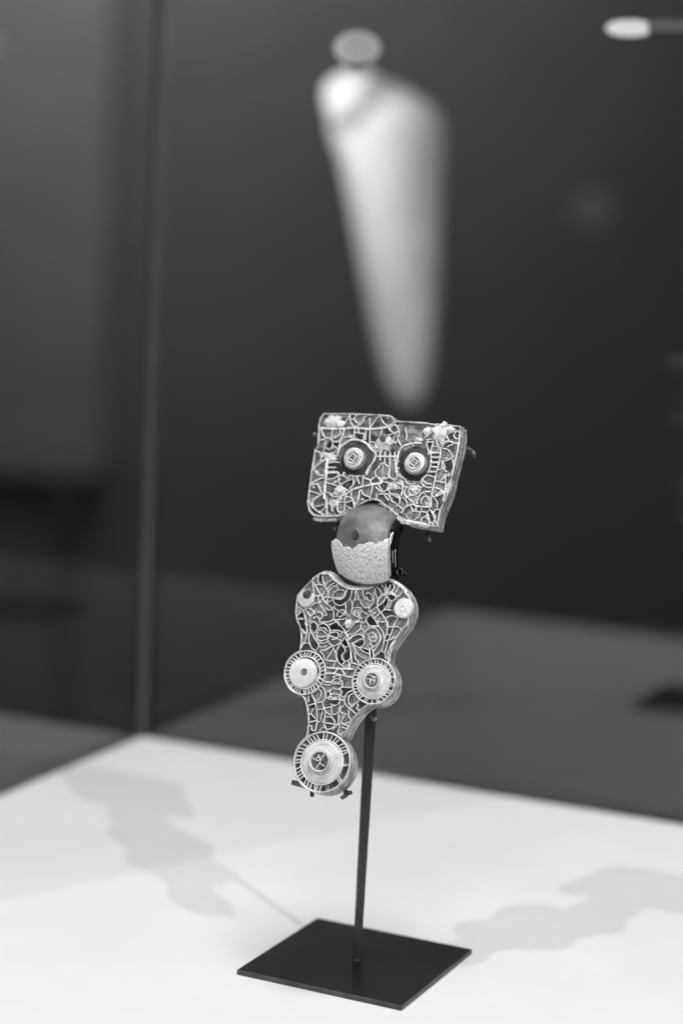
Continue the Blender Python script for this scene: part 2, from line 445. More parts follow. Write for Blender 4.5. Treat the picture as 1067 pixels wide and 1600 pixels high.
def plate(name, outline, mats, floor_d=DP, rimw=2.6, jag=0.35):
    pts = resample(outline, 1.6)
    loc = [B2(*p) for p in pts]; n = len(loc)
    # outward normals
    area2 = sum(loc[i].x * loc[(i + 1) % n].y - loc[(i + 1) % n].x * loc[i].y for i in range(n))
    sg = 1 if area2 > 0 else -1
    nor = []
    for i in range(n):
        t = (loc[(i + 2) % n] - loc[i - 2]).normalized()
        nor.append(Vector((t.y, -t.x)) * sg)
    rings = [(-floor_d, -rimw), (-0.4, -rimw), (0.25, -rimw * 0.55), (0, -0.2)] + SIDE[1:]
    verts, faces, mi = [], [], []
    for j, (w, off) in enumerate(rings):
        for i in range(n):
            jw = (noise.noise(Vector((pts[i][0] * 0.21, pts[i][1] * 0.21, j * 3.1))) * jag)
            q = loc[i] + nor[i] * ((off + jw) * PX)
            # twisted-wire notches on the two raised bands
            ww = w + jw * 0.6
            if w < -8 and off > 0.9:
                q = q + nor[i] * ((0.55 if (i + j) % 3 == 0 else -0.2) * PX)
            verts.append(Vector((q.x, q.y, ww * PX)) * U)
    for j in range(len(rings) - 1):
        for i in range(n):
            k = (i + 1) % n
            faces.append((j * n + i, j * n + k, (j + 1) * n + k, (j + 1) * n + i)); mi.append(0)
    for j, m_ in ((0, 1), (len(rings) - 1, 0)):
        vv = [verts[j * n + i] for i in range(n)]
        for t in tessellate_polygon([[Vector((v.x, v.y, 0)) for v in vv]]):
            faces.append(tuple(j * n + a for a in t)); mi.append(m_)
    o = mesh(name, verts, faces, mats, brooch, mi=mi)
    for p in o.data.polygons: p.use_smooth = p.material_index == 0
    bm = bmesh.new(); bm.from_mesh(o.data); bmesh.ops.recalc_face_normals(bm, faces=bm.faces[:]); bm.to_mesh(o.data); bm.free()
    return o

head = plate('head_plate', HEAD, [M['rim'], M['floor']], jag=0.75)
foot = plate('foot_plate', FOOT, [M['rim'], M['floor']], jag=0.15)

# ---------------------------------------------------------------- cell walls
WALLS = {'head': [], 'foot': []}
def wall(part, t, pts, width=2.0, smooth=True, w=0.0, closed=False, name='cell_wall', build=True, depth=DP, m='gold'):
    p = T(t, pts)
    if part == 'head': width *= 1.1
    p = [(x + random.uniform(-.22, .22), y + random.uniform(-.22, .22)) for x, y in p]
    if smooth: p = catmull(p, 4, closed)
    elif closed: p = p + [p[0]]
    if closed and smooth: p = p + [p[0]]
    WALLS[part].append((p, width))
    loc = [B2(*q) for q in p]
    hw = width * 0.5
    dz = random.uniform(-0.5, 0.35)
    prof = [(-hw, -depth), (-hw, -0.55), (-hw * 0.45, 0.25), (hw * 0.45, 0.25), (hw, -0.55), (hw, -depth)]
    verts, faces = [], []
    n = len(loc); np_ = len(prof)
    for i in range(n):
        t_ = (loc[min(i + 1, n - 1)] - loc[max(i - 1, 0)])
        if t_.length < 1e-9: t_ = Vector((1, 0))
        t_.normalize(); nr = Vector((t_.y, -t_.x))
        wob = noise.noise(Vector((p[i][0] * .35, p[i][1] * .35, 2.0)))
        for (o_, z_) in prof:
            q = loc[i] + nr * (o_ * (1 + 0.25 * wob) * PX)
            verts.append(Vector((q.x, q.y, ((z_ + dz + 0.5 * wob) if z_ > -depth else -depth) * PX + w * PX)) * U)
    for i in range(n - 1):
        for k in range(np_ - 1):
            faces.append((i * np_ + k, i * np_ + k + 1, (i + 1) * np_ + k + 1, (i + 1) * np_ + k))
    faces.append(tuple(range(np_))); faces.append(tuple(range((n - 1) * np_ + np_ - 1, (n - 1) * np_ - 1, -1)))
    o = mesh(name, verts, faces, M[m], head if part == 'head' else foot)
    return o

def hw(t, *lines, **k):
    for l in lines: wall('head', t, l, **k)
def fw_(t, *lines, **k):
    for l in lines: wall('foot', t, l, **k)

# head, upper left
hw('A', [(225, 205), (350, 212), (480, 210), (600, 200), (760, 215), (900, 205), (965, 188)], width=3.2)
hw('A', [(225, 210), (232, 250), (262, 300), (310, 318), (345, 345)], [(350, 215), (345, 345), (440, 350)], [(430, 230), (440, 262), (395, 300), (360, 312)],
   [(480, 215), (470, 270), (440, 350), (420, 420)], [(480, 168), (515, 105), (550, 48)], [(543, 60), (548, 130), (600, 188), (690, 130), (692, 80)], [(600, 188), (588, 325)],
   [(760, 90), (766, 220), (765, 400), (800, 430)], [(760, 215), (830, 110), (880, 60)], [(880, 70), (910, 140), (970, 182)], [(970, 182), (1067, 130)], [(965, 190), (1000, 240), (1065, 272)],
   [(590, 248), (660, 265), (698, 270), (692, 335)], [(540, 292), (590, 292)], [(470, 312), (540, 300), (590, 325)], [(722, 230), (712, 335)], [(900, 215), (880, 290), (850, 345)],
   [(270, 340), (262, 412)], [(350, 345), (350, 432)], [(290, 318), (345, 320)], [(640, 200), (640, 265)])
hw('A', [(400, 520), (428, 430), (480, 382), (560, 337), (640, 337), (720, 372), (780, 440), (830, 490), (810, 570), (770, 630), (722, 705)], width=3.0)
hw('A', [(295, 640), (385, 640)], [(290, 692), (400, 692)], [(150, 650), (200, 600), (270, 555)], [(140, 655), (200, 705)], [(300, 560), (400, 540)], width=2.4)
hw('A', [(292, 540), (280, 640), (272, 700)], width=3.6)
hw('C', [(285, 0), (268, 170), (255, 350)], width=3.4)
hw('A', [(840, 665), (862, 640), (880, 608), (915, 590), (945, 618), (980, 650), (978, 712), (960, 760), (900, 765), (845, 745), (822, 700)], closed=True, width=2.2)
hw('A', [(832, 450), (830, 525)], [(880, 470), (880, 565)], [(935, 460), (930, 590)], [(990, 480), (985, 565)], [(1040, 470), (1052, 690)], [(985, 560), (985, 640)], [(845, 521), (1065, 521)], width=2.2)
# head, upper right
hw('B', [(130, 700), (135, 600), (160, 480), (195, 418), (265, 388), (330, 372), (420, 372)], width=3.0)
hw('B', [(0, 521), (130, 516)], [(65, 470), (62, 560)], [(490, 340), (470, 372), (480, 440), (510, 480), (520, 560), (510, 640), (482, 705)], [(545, 350), (522, 440), (515, 500)], [(475, 365), (535, 355)],
   [(580, 350), (590, 410), (630, 430)], [(660, 350), (650, 400), (630, 440), (620, 520), (600, 620), (572, 712)], [(650, 430), (700, 440), (745, 490), (745, 540), (640, 580)],
   [(640, 580), (650, 650), (700, 695)], [(690, 350), (775, 370), (700, 412)], [(775, 370), (825, 375)], [(770, 290), (792, 318), (835, 322)], [(770, 290), (790, 250), (832, 238)], [(760, 555), (770, 640), (745, 700)],
   [(140, 180), (165, 260), (150, 330), (190, 400)], [(230, 200), (250, 290), (240, 340)], [(60, 200), (110, 170), (145, 190), (150, 240), (100, 260)])
hw('B', [(525, 530), (610, 530)], [(525, 585), (605, 585)], [(520, 636), (600, 636)], [(512, 690), (585, 690)], [(520, 480), (615, 475)], width=2.6)
hw('B', [(833, 235), (832, 330), (805, 500), (765, 690), (750, 740)], width=2.4)
# head, lower left
hw('C', [(150, 40), (190, 82), (255, 92)], [(120, 172), (180, 140), (250, 110)], [(110, 200), (180, 190), (225, 285)], [(245, 292), (165, 340), (132, 382), (135, 440), (205, 497), (272, 442), (280, 385), (258, 310)],
   [(75, 388), (110, 412), (130, 455)], [(290, 62), (405, 60)], [(290, 130), (360, 125), (410, 95)], [(280, 170), (350, 180), (440, 130)], [(400, 50), (425, 82), (480, 100), (520, 130), (545, 90), (600, 100), (660, 95)],
   [(570, 105), (585, 150), (575, 195), (540, 240)], [(690, 92), (682, 205)], [(620, 110), (650, 190)], width=2.3)
hw('C', [(490, 312), (560, 258), (650, 222), (800, 190), (905, 172)], width=3.2)
hw('C', [(320, 288), (350, 318), (430, 325), (490, 305)], [(405, 345), (405, 470), (438, 500), (478, 480), (485, 335)], [(490, 330), (555, 338), (585, 400), (592, 440)], [(650, 250), (632, 380), (598, 415)],
   [(670, 248), (690, 300), (765, 332)], [(290, 360), (286, 540)], [(800, 200), (775, 290), (760, 350)], [(830, 220), (900, 272), (970, 240), (1000, 180)], [(850, 290), (835, 368)], [(700, 115), (770, 140), (830, 100)],
   [(770, 145), (785, 195)], [(960, 70), (1000, 122), (1060, 130)], [(900, 130), (905, 172)], [(725, 90), (760, 20)], [(205, 500), (280, 545)], [(870, 300), (960, 300), (1000, 360)], [(970, 240), (990, 300)], width=2.3)
# head, lower right
hw('D', [(648, 0), (622, 120), (600, 230), (585, 372)], width=2.6)
hw('D', [(555, 8), (495, 55), (485, 108)], [(490, 70), (545, 105), (600, 118)], [(560, 20), (640, 42)], [(485, 108), (540, 150), (600, 150)], [(272, 100), (272, 180), (255, 245)],
   [(330, 140), (295, 200), (312, 252), (390, 320), (430, 362), (580, 372)], [(372, 135), (342, 190), (370, 238), (430, 225)], [(480, 335), (486, 282), (530, 250), (572, 272), (575, 362)], [(430, 332), (470, 232), (530, 200), (588, 200)],
   [(0, 40), (40, 72), (92, 20)], [(20, 82), (110, 102), (142, 132)], [(130, 225), (220, 235), (242, 320), (200, 362)], [(130, 225), (140, 290), (200, 330)], [(262, 440), (300, 382), (350, 350), (402, 342)],
   [(552, 450), (572, 555), (540, 592)], [(612, 450), (640, 400), (700, 400)], [(610, 450), (640, 470), (610, 560)], [(600, 235), (660, 320), (650, 380)], [(640, 240), (700, 200), (770, 200)], [(640, 80), (745, 95)], [(745, 0), (750, 150), (720, 300)],
   [(380, 180), (440, 220), (470, 160), (430, 130)], [(470, 160), (520, 130)], [(60, 220), (120, 300)], [(300, 60), (340, 110), (420, 110)], width=2.3)
hw('D', [(815, 60), (775, 220), (700, 390), (672, 520), (660, 588)], width=2.2)
hw('D', [(215, 480), (300, 530), (430, 548), (540, 575)], width=6.0, m='chalk')

# foot, upper left
fw_('E', [(520, 150), (610, 158), (690, 235), (790, 315), (900, 370), (1000, 388), (1070, 386), (1220, 372), (1330, 325), (1430, 282), (1520, 258), (1620, 290), (1710, 355), (1790, 440)], width=4.6)
fw_('E', [(392, 212), (372, 270), (378, 350), (392, 450), (395, 525)], [(455, 190), (446, 260), (466, 310)], [(520, 190), (522, 250), (546, 320)], [(398, 290), (404, 335)],
    [(402, 336), (465, 322), (540, 346), (590, 410), (606, 480), (596, 550), (572, 592)], [(562, 420), (528, 470), (524, 530), (560, 592), (620, 642), (672, 682), (705, 640)],
    [(478, 470), (455, 540), (480, 620), (530, 700), (572, 760), (580, 792), (545, 792)], [(340, 690), (372, 720), (390, 756), (415, 770)], [(572, 680), (602, 708), (642, 710), (668, 685)],
    [(440, 740), (490, 746), (530, 800), (490, 850)], [(378, 832), (430, 812), (470, 850), (480, 900)], [(345, 892), (390, 886), (435, 930), (442, 975)], [(340, 660), (390, 610), (450, 600)],
    [(556, 348), (590, 290), (652, 252)], [(590, 398), (640, 336), (700, 298)], [(606, 470), (630, 400), (680, 352), (730, 342)], [(736, 318), (746, 370), (762, 405)],
    [(690, 522), (682, 470), (720, 422), (790, 400), (850, 420), (860, 460), (820, 520), (750, 526), (608, 514)], [(890, 400), (870, 460), (850, 505), (800, 545), (700, 540)],
    [(965, 408), (955, 480), (930, 540), (860, 610), (790, 642), (720, 620), (682, 560), (690, 520)], [(1022, 415), (1015, 500), (980, 590), (942, 550)], [(932, 542), (962, 590), (970, 660), (950, 760), (918, 800)],
    [(865, 620), (876, 680), (870, 730), (912, 792)], [(735, 808), (760, 730), (820, 705), (862, 735), (830, 790), (770, 815)], [(672, 690), (692, 760), (686, 852)], [(690, 862), (800, 850), (880, 838), (905, 800)],
    [(490, 890), (590, 892), (650, 872), (686, 852)], [(620, 940), (700, 900), (770, 890)], [(765, 890), (765, 950)], [(595, 600), (650, 560), (690, 560)], width=1.9)
fw_('E', [(150, 670), (215, 700), (242, 770), (266, 860), (285, 950)], [(165, 850), (230, 838)], [(240, 705), (300, 680), (345, 690)], width=2.3)
# foot, middle left
fw_('G', [(355, 20), (376, 90), (380, 180), (355, 290), (315, 370), (285, 420)], [(300, 125), (322, 150), (345, 185), (375, 175)], width=2.3)
fw_('G', [(432, 60), (428, 130), (460, 200), (500, 270), (550, 340), (562, 380), (530, 440)], [(440, 40), (480, 16), (530, 50), (546, 110), (490, 190)], [(425, 170), (412, 260), (425, 350), (460, 420), (530, 460)],
    [(530, 130), (570, 60), (630, 36), (690, 70), (725, 140), (720, 220), (690, 272), (610, 302), (555, 290), (530, 220), (552, 152), (600, 140), (660, 180), (695, 212)], [(540, 240), (620, 240), (690, 225)], [(570, 110), (640, 110), (690, 160)],
    [(725, 180), (695, 250), (700, 310), (740, 358), (800, 376), (860, 350), (920, 290), (985, 215)], [(732, 190), (800, 166), (852, 190), (850, 240), (800, 282), (760, 275)], [(735, 150), (830, 140), (915, 165)],
    [(880, 250), (920, 170), (985, 215), (1008, 252), (972, 282), (1010, 340), (1036, 430), (1040, 520), (1055, 640)], [(892, 330), (932, 392), (962, 455), (918, 505), (915, 570), (960, 612), (1012, 600), (1040, 560)],
    [(865, 385), (832, 450), (825, 540), (850, 620), (910, 680), (980, 716), (1060, 725)], [(772, 380), (792, 440), (828, 500)], [(590, 440), (660, 450), (740, 392), (772, 380)], [(772, 425), (740, 490), (690, 560), (668, 610)],
    [(680, 702), (760, 716), (880, 712)], [(570, 330), (640, 340), (690, 312)], [(560, 390), (620, 400), (690, 370)], [(600, 480), (640, 540), (650, 600)], [(1012, 600), (1020, 720)], [(880, 330), (865, 385)], [(940, 130), (1010, 250)], width=1.9)
fw_('G', [(330, 350), (380, 335), (415, 350)], width=2.0)
# foot, upper right
fw_('F', [(335, 380), (350, 460), (382, 545)], [(372, 358), (425, 420), (440, 490)], [(440, 325), (487, 380), (505, 450)], [(500, 320), (520, 380), (520, 445)], [(575, 320), (562, 380), (528, 415)],
    [(622, 310), (632, 370), (602, 425), (560, 440)], [(702, 335), (682, 400), (640, 455)], [(765, 410), (742, 460), (692, 505)], [(380, 570), (430, 490), (500, 452), (570, 440), (640, 470), (690, 512)],
    [(380, 645), (390, 570), (440, 502), (505, 480), (490, 550), (440, 612), (380, 652), (320, 700), (268, 742)], [(505, 478), (580, 462), (640, 490), (660, 532), (600, 570), (546, 540), (505, 478)],
    [(545, 545), (546, 590), (530, 640), (470, 712), (400, 770), (335, 835)], [(290, 770), (220, 830), (214, 890), (260, 942), (340, 962), (385, 945), (345, 860), (300, 790), (365, 735)],
    [(345, 860), (385, 905), (402, 965)], [(430, 745), (490, 830), (520, 890), (532, 965)], [(470, 712), (520, 705), (590, 712)], [(590, 585), (560, 650), (535, 690)], [(545, 550), (600, 580)], [(518, 832), (570, 800), (640, 802), (705, 832)],
    [(690, 840), (650, 900), (630, 955)], [(842, 815), (850, 900), (835, 960)], [(42, 430), (46, 540), (10, 600), (0, 700)], [(60, 420), (110, 540), (142, 620), (190, 672), (260, 662), (318, 590), (332, 500), (320, 430)],
    [(200, 470), (250, 450), (305, 500), (290, 570), (240, 560), (205, 500)], [(265, 665), (260, 745)], [(30, 870), (120, 890), (210, 880)], [(100, 700), (90, 780), (150, 850)], [(160, 400), (165, 470), (200, 560)], [(385, 880), (450, 890), (520, 880)], width=1.9)
fw_('F', [(790, 440), (860, 520), (890, 640)], width=2.2)
# foot, middle right
fw_('H', [(275, 285), (285, 200), (330, 132), (410, 105), (480, 140), (520, 220), (515, 300), (470, 360), (410, 395)], [(345, 270), (345, 210), (390, 180), (440, 210), (460, 270), (430, 312), (375, 300), (345, 262)], [(390, 260), (405, 235), (430, 260)],
    [(510, 90), (560, 170), (576, 260), (570, 350), (540, 440), (440, 535)], [(480, 150), (530, 240), (500, 340), (420, 455)], [(620, 0), (630, 90), (610, 200), (582, 290), (570, 350)], [(610, 202), (665, 212)], [(582, 292), (645, 305)],
    [(722, 80), (690, 180), (640, 305), (605, 420), (592, 500), (606, 575)], [(630, 92), (720, 96), (790, 90), (850, 150)], [(762, 0), (715, 90)], [(648, 282), (692, 282), (722, 240), (752, 255)],
    [(95, 345), (150, 385), (200, 402), (260, 370), (280, 310), (240, 272), (150, 312), (92, 350)], [(38, 302), (110, 232), (200, 206), (272, 252)], [(92, 350), (130, 412), (160, 480), (230, 545), (300, 580)],
    [(205, 410), (260, 462), (352, 497), (356, 420)], [(368, 440), (360, 560)], [(402, 430), (416, 500), (416, 555)], [(210, 400), (270, 412), (350, 432), (410, 402)], [(130, 482), (142, 560), (180, 622), (190, 672)],
    [(0, 280), (50, 370), (76, 470), (90, 625)], [(0, 712), (125, 738)], [(500, 90), (420, 75), (330, 95)], [(545, 440), (560, 470), (600, 470)], [(10, 220), (110, 190)], [(60, 690), (70, 640), (90, 625)], width=1.9)
fw_('H', [(752, 290), (660, 420), (632, 520), (640, 625)], [(700, 400), (665, 520), (665, 610)], width=2.2)
# neck
fw_('K', [(205, 240), (248, 320), (276, 420), (290, 560), (285, 680), (258, 800)], width=2.3)
fw_('K', [(135, 418), (255, 380)], [(165, 270), (158, 330), (175, 350)], [(248, 450), (205, 532), (270, 612)], [(155, 545), (205, 535)], [(155, 668), (285, 640)], [(150, 722), (205, 722), (212, 782), (260, 790)],
    [(345, 108), (400, 170), (420, 230), (415, 300), (380, 350), (385, 420), (420, 500), (495, 555)], [(320, 158), (352, 200), (345, 262), (305, 330), (262, 345)], [(205, 232), (300, 160), (345, 108)],
    [(290, 368), (372, 352)], [(295, 470), (402, 465)], [(382, 500), (350, 580), (335, 650), (292, 655)],
    [(505, 85), (530, 25), (590, 0), (650, 25), (675, 85), (650, 140), (590, 165), (530, 140)], [(515, 85), (665, 85)], [(530, 45), (590, 60), (650, 45)],
    [(462, 320), (490, 255), (550, 230), (615, 255), (640, 320), (615, 385), (550, 408), (490, 385)], [(470, 318), (635, 318)], [(490, 275), (550, 300), (610, 275)],
    [(495, 555), (580, 535), (625, 480), (640, 400)], [(410, 450), (510, 430), (570, 410)], [(512, 430), (512, 545)], [(372, 680), (395, 610), (450, 585), (520, 600), (558, 670), (530, 745), (460, 772), (395, 740)], [(370, 668), (550, 695)],
    [(440, 200), (490, 180), (520, 160)], [(430, 290), (470, 300)], [(480, 190), (500, 240)], [(620, 160), (660, 190), (650, 240), (600, 245)], [(670, 130), (820, 142)], [(400, 40), (510, 62)], [(395, 90), (500, 100)],
    [(825, 182), (745, 222), (708, 300), (712, 380), (780, 450), (890, 545)], [(850, 228), (790, 252), (762, 310), (772, 380), (822, 422), (880, 362)], [(880, 362), (912, 410), (890, 452), (935, 492)], [(910, 300), (1050, 382)], [(795, 445), (880, 362)],
    [(700, 400), (640, 492), (722, 542)], [(615, 492), (620, 600), (605, 690)], [(735, 530), (660, 650), (622, 750), (600, 832)], [(775, 470), (770, 580), (802, 642), (675, 705)], [(655, 735), (755, 772)], [(615, 832), (650, 862), (702, 800)],
    [(500, 570), (545, 620)], [(560, 700), (632, 700)], [(440, 772), (440, 800)], [(520, 780), (590, 720)], [(655, 330), (700, 330)], [(640, 250), (690, 290)], [(800, 640), (760, 770)], width=1.9)
fw_('I', [(670, 408), (800, 414), (1055, 470)], [(650, 540), (750, 546)], [(690, 322), (880, 336), (1060, 345)], width=2.6)
fw_('I', [(780, 410), (880, 332), (960, 442)], [(770, 470), (850, 440), (900, 480)], width=2.2)

# ---------------------------------------------------------------- cells between the walls get their inlays
def rdp(p, eps):
    if len(p) < 3: return p
    a, b = np.array(p[0]), np.array(p[-1]); q = np.array(p)
    ab = b - a; L = np.hypot(*ab)
    d = np.hypot(*(q - a).T) if L < 1e-9 else np.abs((q - a)[:, 0] * ab[1] - (q - a)[:, 1] * ab[0]) / L
    i = int(d.argmax())
    if d[i] < eps: return [p[0], p[-1]]
    return rdp(p[:i + 1], eps)[:-1] + rdp(p[i:], eps)

FINE = {'head': [], 'foot': []}; INL = []
def cells(part, outline, holes, seeds, parent, gap_polys=(), big=110, cell=48, tw=(8, 20, 34, 26, 12)):
    R = 3
    o = np.array(outline); x0, y0 = np.floor(o.min(0)) - 3; x1, y1 = np.ceil(o.max(0)) + 3
    w, h = int((x1 - x0) * R), int((y1 - y0) * R)
    X, Y = np.meshgrid((np.arange(w) + .5) / R + x0, (np.arange(h) + .5) / R + y0)
    ins = np.zeros((h, w), bool); n = len(o)
    for i in range(n):
        (ax, ay), (bx, by) = o[i], o[(i + 1) % n]
        if ay == by: continue
        c = ((ay > Y) != (by > Y)) & (X < (bx - ax) * (Y - ay) / (by - ay) + ax)
        ins ^= c
    free = ins.copy()
    def carve(p, hwid):
        for (ax, ay), (bx, by) in zip(p[:-1], p[1:]):
            i0, i1 = max(int((min(ax, bx) - hwid - x0) * R) - 1, 0), int((max(ax, bx) + hwid - x0) * R) + 2
            j0, j1 = max(int((min(ay, by) - hwid - y0) * R) - 1, 0), int((max(ay, by) + hwid - y0) * R) + 2
            xs, ys = X[j0:j1, i0:i1], Y[j0:j1, i0:i1]
            if xs.size == 0: continue
            L2 = (bx - ax) ** 2 + (by - ay) ** 2 + 1e-9
            t = np.clip(((xs - ax) * (bx - ax) + (ys - ay) * (by - ay)) / L2, 0, 1)
            d = np.hypot(xs - ax - t * (bx - ax), ys - ay - t * (by - ay))
            free[j0:j1, i0:i1] &= d > hwid
    for p, wd_ in WALLS[part]: carve(p, max(wd_ * 0.5 + 0.35, 0.9))
    carve(list(outline) + [outline[0]], 2.0)
    for (cx, cy, rx, ry) in holes:
        free &= ((X - cx) / rx) ** 2 + ((Y - cy) / ry) ** 2 > 1
    for (xa, ya, xb, yb) in gap_polys:
        free &= ~((X > xa) & (X < xb) & (Y > ya) & (Y < yb))
    lab = np.zeros((h, w), np.int32); cur = 0
    fl_ = free.tolist(); comps = []
    seen = [[False] * w for _ in range(h)]
    for j in range(h):
        row = fl_[j]; sj = seen[j]
        for i in range(w):
            if row[i] and not sj[i]:
                st = [(j, i)]; sj[i] = True; cc = []
                while st:
                    a, b = st.pop(); cc.append((a, b))
                    for a2, b2 in ((a + 1, b), (a - 1, b), (a, b + 1), (a, b - 1)):
                        if 0 <= a2 < h and 0 <= b2 < w and fl_[a2][b2] and not seen[a2][b2]:
                            seen[a2][b2] = True; st.append((a2, b2))
                comps.append(cc)
    # large open fields are partitioned into small irregular cells with thin walls between them
    fields = [cc for cc in comps if len(cc) / R / R > big]
    comps = [cc for cc in comps if len(cc) / R / R <= big]
    rv = random.Random(5)
    for cc in fields:
        arr = np.array(cc); ns = max(2, int(len(cc) / R / R / cell))
        best = []
        for _ in range(ns * 40):                       # spread seeds
            c_ = arr[rv.randrange(len(arr))]
            if all((c_[0] - b[0]) ** 2 + (c_[1] - b[1]) ** 2 > (0.72 * R * math.sqrt(cell)) ** 2 for b in best): best.append(c_)
            if len(best) >= ns: break
        bs = np.array(best, float)
        d = np.stack([np.hypot(arr[:, 0] - b[0], arr[:, 1] - b[1]) for b in bs])
        o_ = np.argsort(d, 0); a1 = o_[0]
        if len(bs) > 1:
            a2 = o_[1]; d1 = np.take_along_axis(d, o_[:1], 0)[0]; d2 = np.take_along_axis(d, o_[1:2], 0)[0]
            edge = (d2 - d1) < 1.6 * R
            pairs = {}
            for k in np.nonzero((d2 - d1) < 0.9 * R)[0]:
                pairs.setdefault((min(a1[k], a2[k]), max(a1[k], a2[k])), []).append(arr[k])
            for key, pp in pairs.items():
                pp = np.array(pp, float)
                if len(pp) < 14 or rv.random() < (0.38 if part == 'head' else 0.22): continue
                m_ = pp.mean(0); u_, s_, vt = np.linalg.svd(pp - m_, full_matrices=False)
                pr_ = (pp - m_) @ vt[0]; e0, e1 = m_ + vt[0] * pr_.min(), m_ + vt[0] * pr_.max()
                mid = m_ + vt[1] * rv.uniform(-1.2, 1.2) * R
                FINE[part].append(wall(part, 'P', [(x0 + q[1] / R, y0 + q[0] / R) for q in (e0, mid, e1)], width=rv.uniform(1.4, 2.3), name='fine_cell_wall'))
        else: edge = np.zeros(len(arr), bool)
        for k in range(len(bs)):
            # keep only the connected piece that holds most of the cell
            s2 = set(map(tuple, arr[(a1 == k) & ~edge]))
            while s2:
                st = [s2.pop()]; piece = []
                while st:
                    a, b = st.pop(); piece.append((a, b))
                    for q in ((a + 1, b), (a - 1, b), (a, b + 1), (a, b - 1)):
                        if q in s2: s2.discard(q); st.append(q)
                if len(piece) > 6 * R * R: comps.append(piece)
    seedtone = {}
    for tone, t, pts in seeds:
        for (x, y) in T(t, pts):
            i, j = int((x - x0) * R), int((y - y0) * R)
            seedtone[(j, i)] = tone
    count = 0
    for cc in comps:
        ar = len(cc) / R / R
        if ar < 4 or ar > 1100: continue
        s = set(cc); tone = None
        for k, v in seedtone.items():
            if any((k[0] + a, k[1] + b) in s for a in (-2, 0, 2) for b in (-2, 0, 2)): tone = v; break
        if tone is None: tone = random.choices([1, 2, 3, 4, 5], tw)[0]
        if tone == 5: continue                       # empty cell: the floor shows
        # boundary following on pixel corners
        start = min(cc); edges = {}
        for (a, b) in cc:
            if (a - 1, b) not in s: edges.setdefault((b, a), []).append((b + 1, a))
            if (a, b + 1) not in s: edges.setdefault((b + 1, a), []).append((b + 1, a + 1))
            if (a + 1, b) not in s: edges.setdefault((b + 1, a + 1), []).append((b, a + 1))
            if (a, b - 1) not in s: edges.setdefault((b, a + 1), []).append((b, a))
        p0 = (start[1], start[0]); loop = [p0]; cur_ = p0
        while True:
            nx = edges[cur_].pop()
            if nx == p0: break
            loop.append(nx); cur_ = nx
            if not edges.get(cur_): break
        m = len(loop)
        if m < 8: continue
        sm = [((loop[i - 1][0] + loop[i][0] + loop[(i + 1) % m][0]) / 3, (loop[i - 1][1] + loop[i][1] + loop[(i + 1) % m][1]) / 3) for i in range(m)]
        hf = m // 2
        pp = rdp(sm[:hf + 1], 0.9)[:-1] + rdp(sm[hf:] + [sm[0]], 0.9)[:-1]
        if len(pp) < 3: continue
        poly = [(x0 + x / R, y0 + y / R) for x, y in pp]
        cx = sum(q[0] for q in poly) / len(poly); cy = sum(q[1] for q in poly) / len(poly)
        tx, ty = random.gauss(0, .13), random.gauss(0, .13)
        base = {0: -3.0, 1: -2.6, 2: -2.4, 3: -3.2, 4: -3.0}[tone] + random.uniform(-1.0, 0.8)
        top, bot = [], []
        for (x, y) in poly:
            dz = max(-1.6, min(1.6, (x - cx) * tx + (y - cy) * ty))
            q = B3(x, y, base + dz); top.append(q); bot.append(Vector((q.x, q.y, (-DP + 0.02) * PX * U)))
        k = len(poly); verts = top + bot
        faces = [tuple(t) for t in tessellate_polygon([[Vector((v.x, v.y, 0)) for v in top]])]
        faces += [(i, (i + 1) % k, k + (i + 1) % k, k + i) for i in range(k)]
        INL.append((ar, part, mesh('inlay', verts, faces, M['in%d' % tone], parent))); count += 1
    return count

BO_L = (556.5, 717.5, 27, 27.5); BO_R = (647.5, 724.5, 24.5, 27)
hs = [(0, 'A', [(310, 370), (400, 380), (330, 650), (400, 430)]), (1, 'A', [(620, 110), (1030, 190), (230, 330), (805, 345), (650, 255), (640, 290), (740, 310), (960, 260)]),
      (2, 'A', [(240, 160), (720, 150), (470, 60), (940, 100), (855, 150)]), (3, 'A', [(510, 140), (220, 630), (900, 680), (300, 270)]),
      (0, 'B', [(490, 400)]), (1, 'B', [(570, 500), (565, 555), (560, 608), (550, 662), (690, 490), (805, 270), (480, 335), (720, 600)]), (2, 'B', [(550, 400), (620, 380)]),
      (1, 'C', [(140, 225), (310, 40), (330, 90), (850, 145), (910, 220), (535, 410), (360, 490), (130, 470), (240, 490), (310, 220)]), (2, 'C', [(170, 100), (190, 390), (740, 160), (740, 80)]), (3, 'C', [(440, 430), (560, 290), (140, 300)]),
      (0, 'D', [(580, 70), (325, 190)]), (1, 'D', [(180, 265), (700, 230), (640, 420), (600, 480), (650, 540)]), (2, 'D', [(530, 320), (620, 320)]), (3, 'D', [(290, 280), (700, 110)])]
nh = cells('head', HEAD, [BO_L, BO_R], hs, head, [(621, 660, 664, 690)], big=170, cell=105, tw=(20, 26, 28, 14, 12))
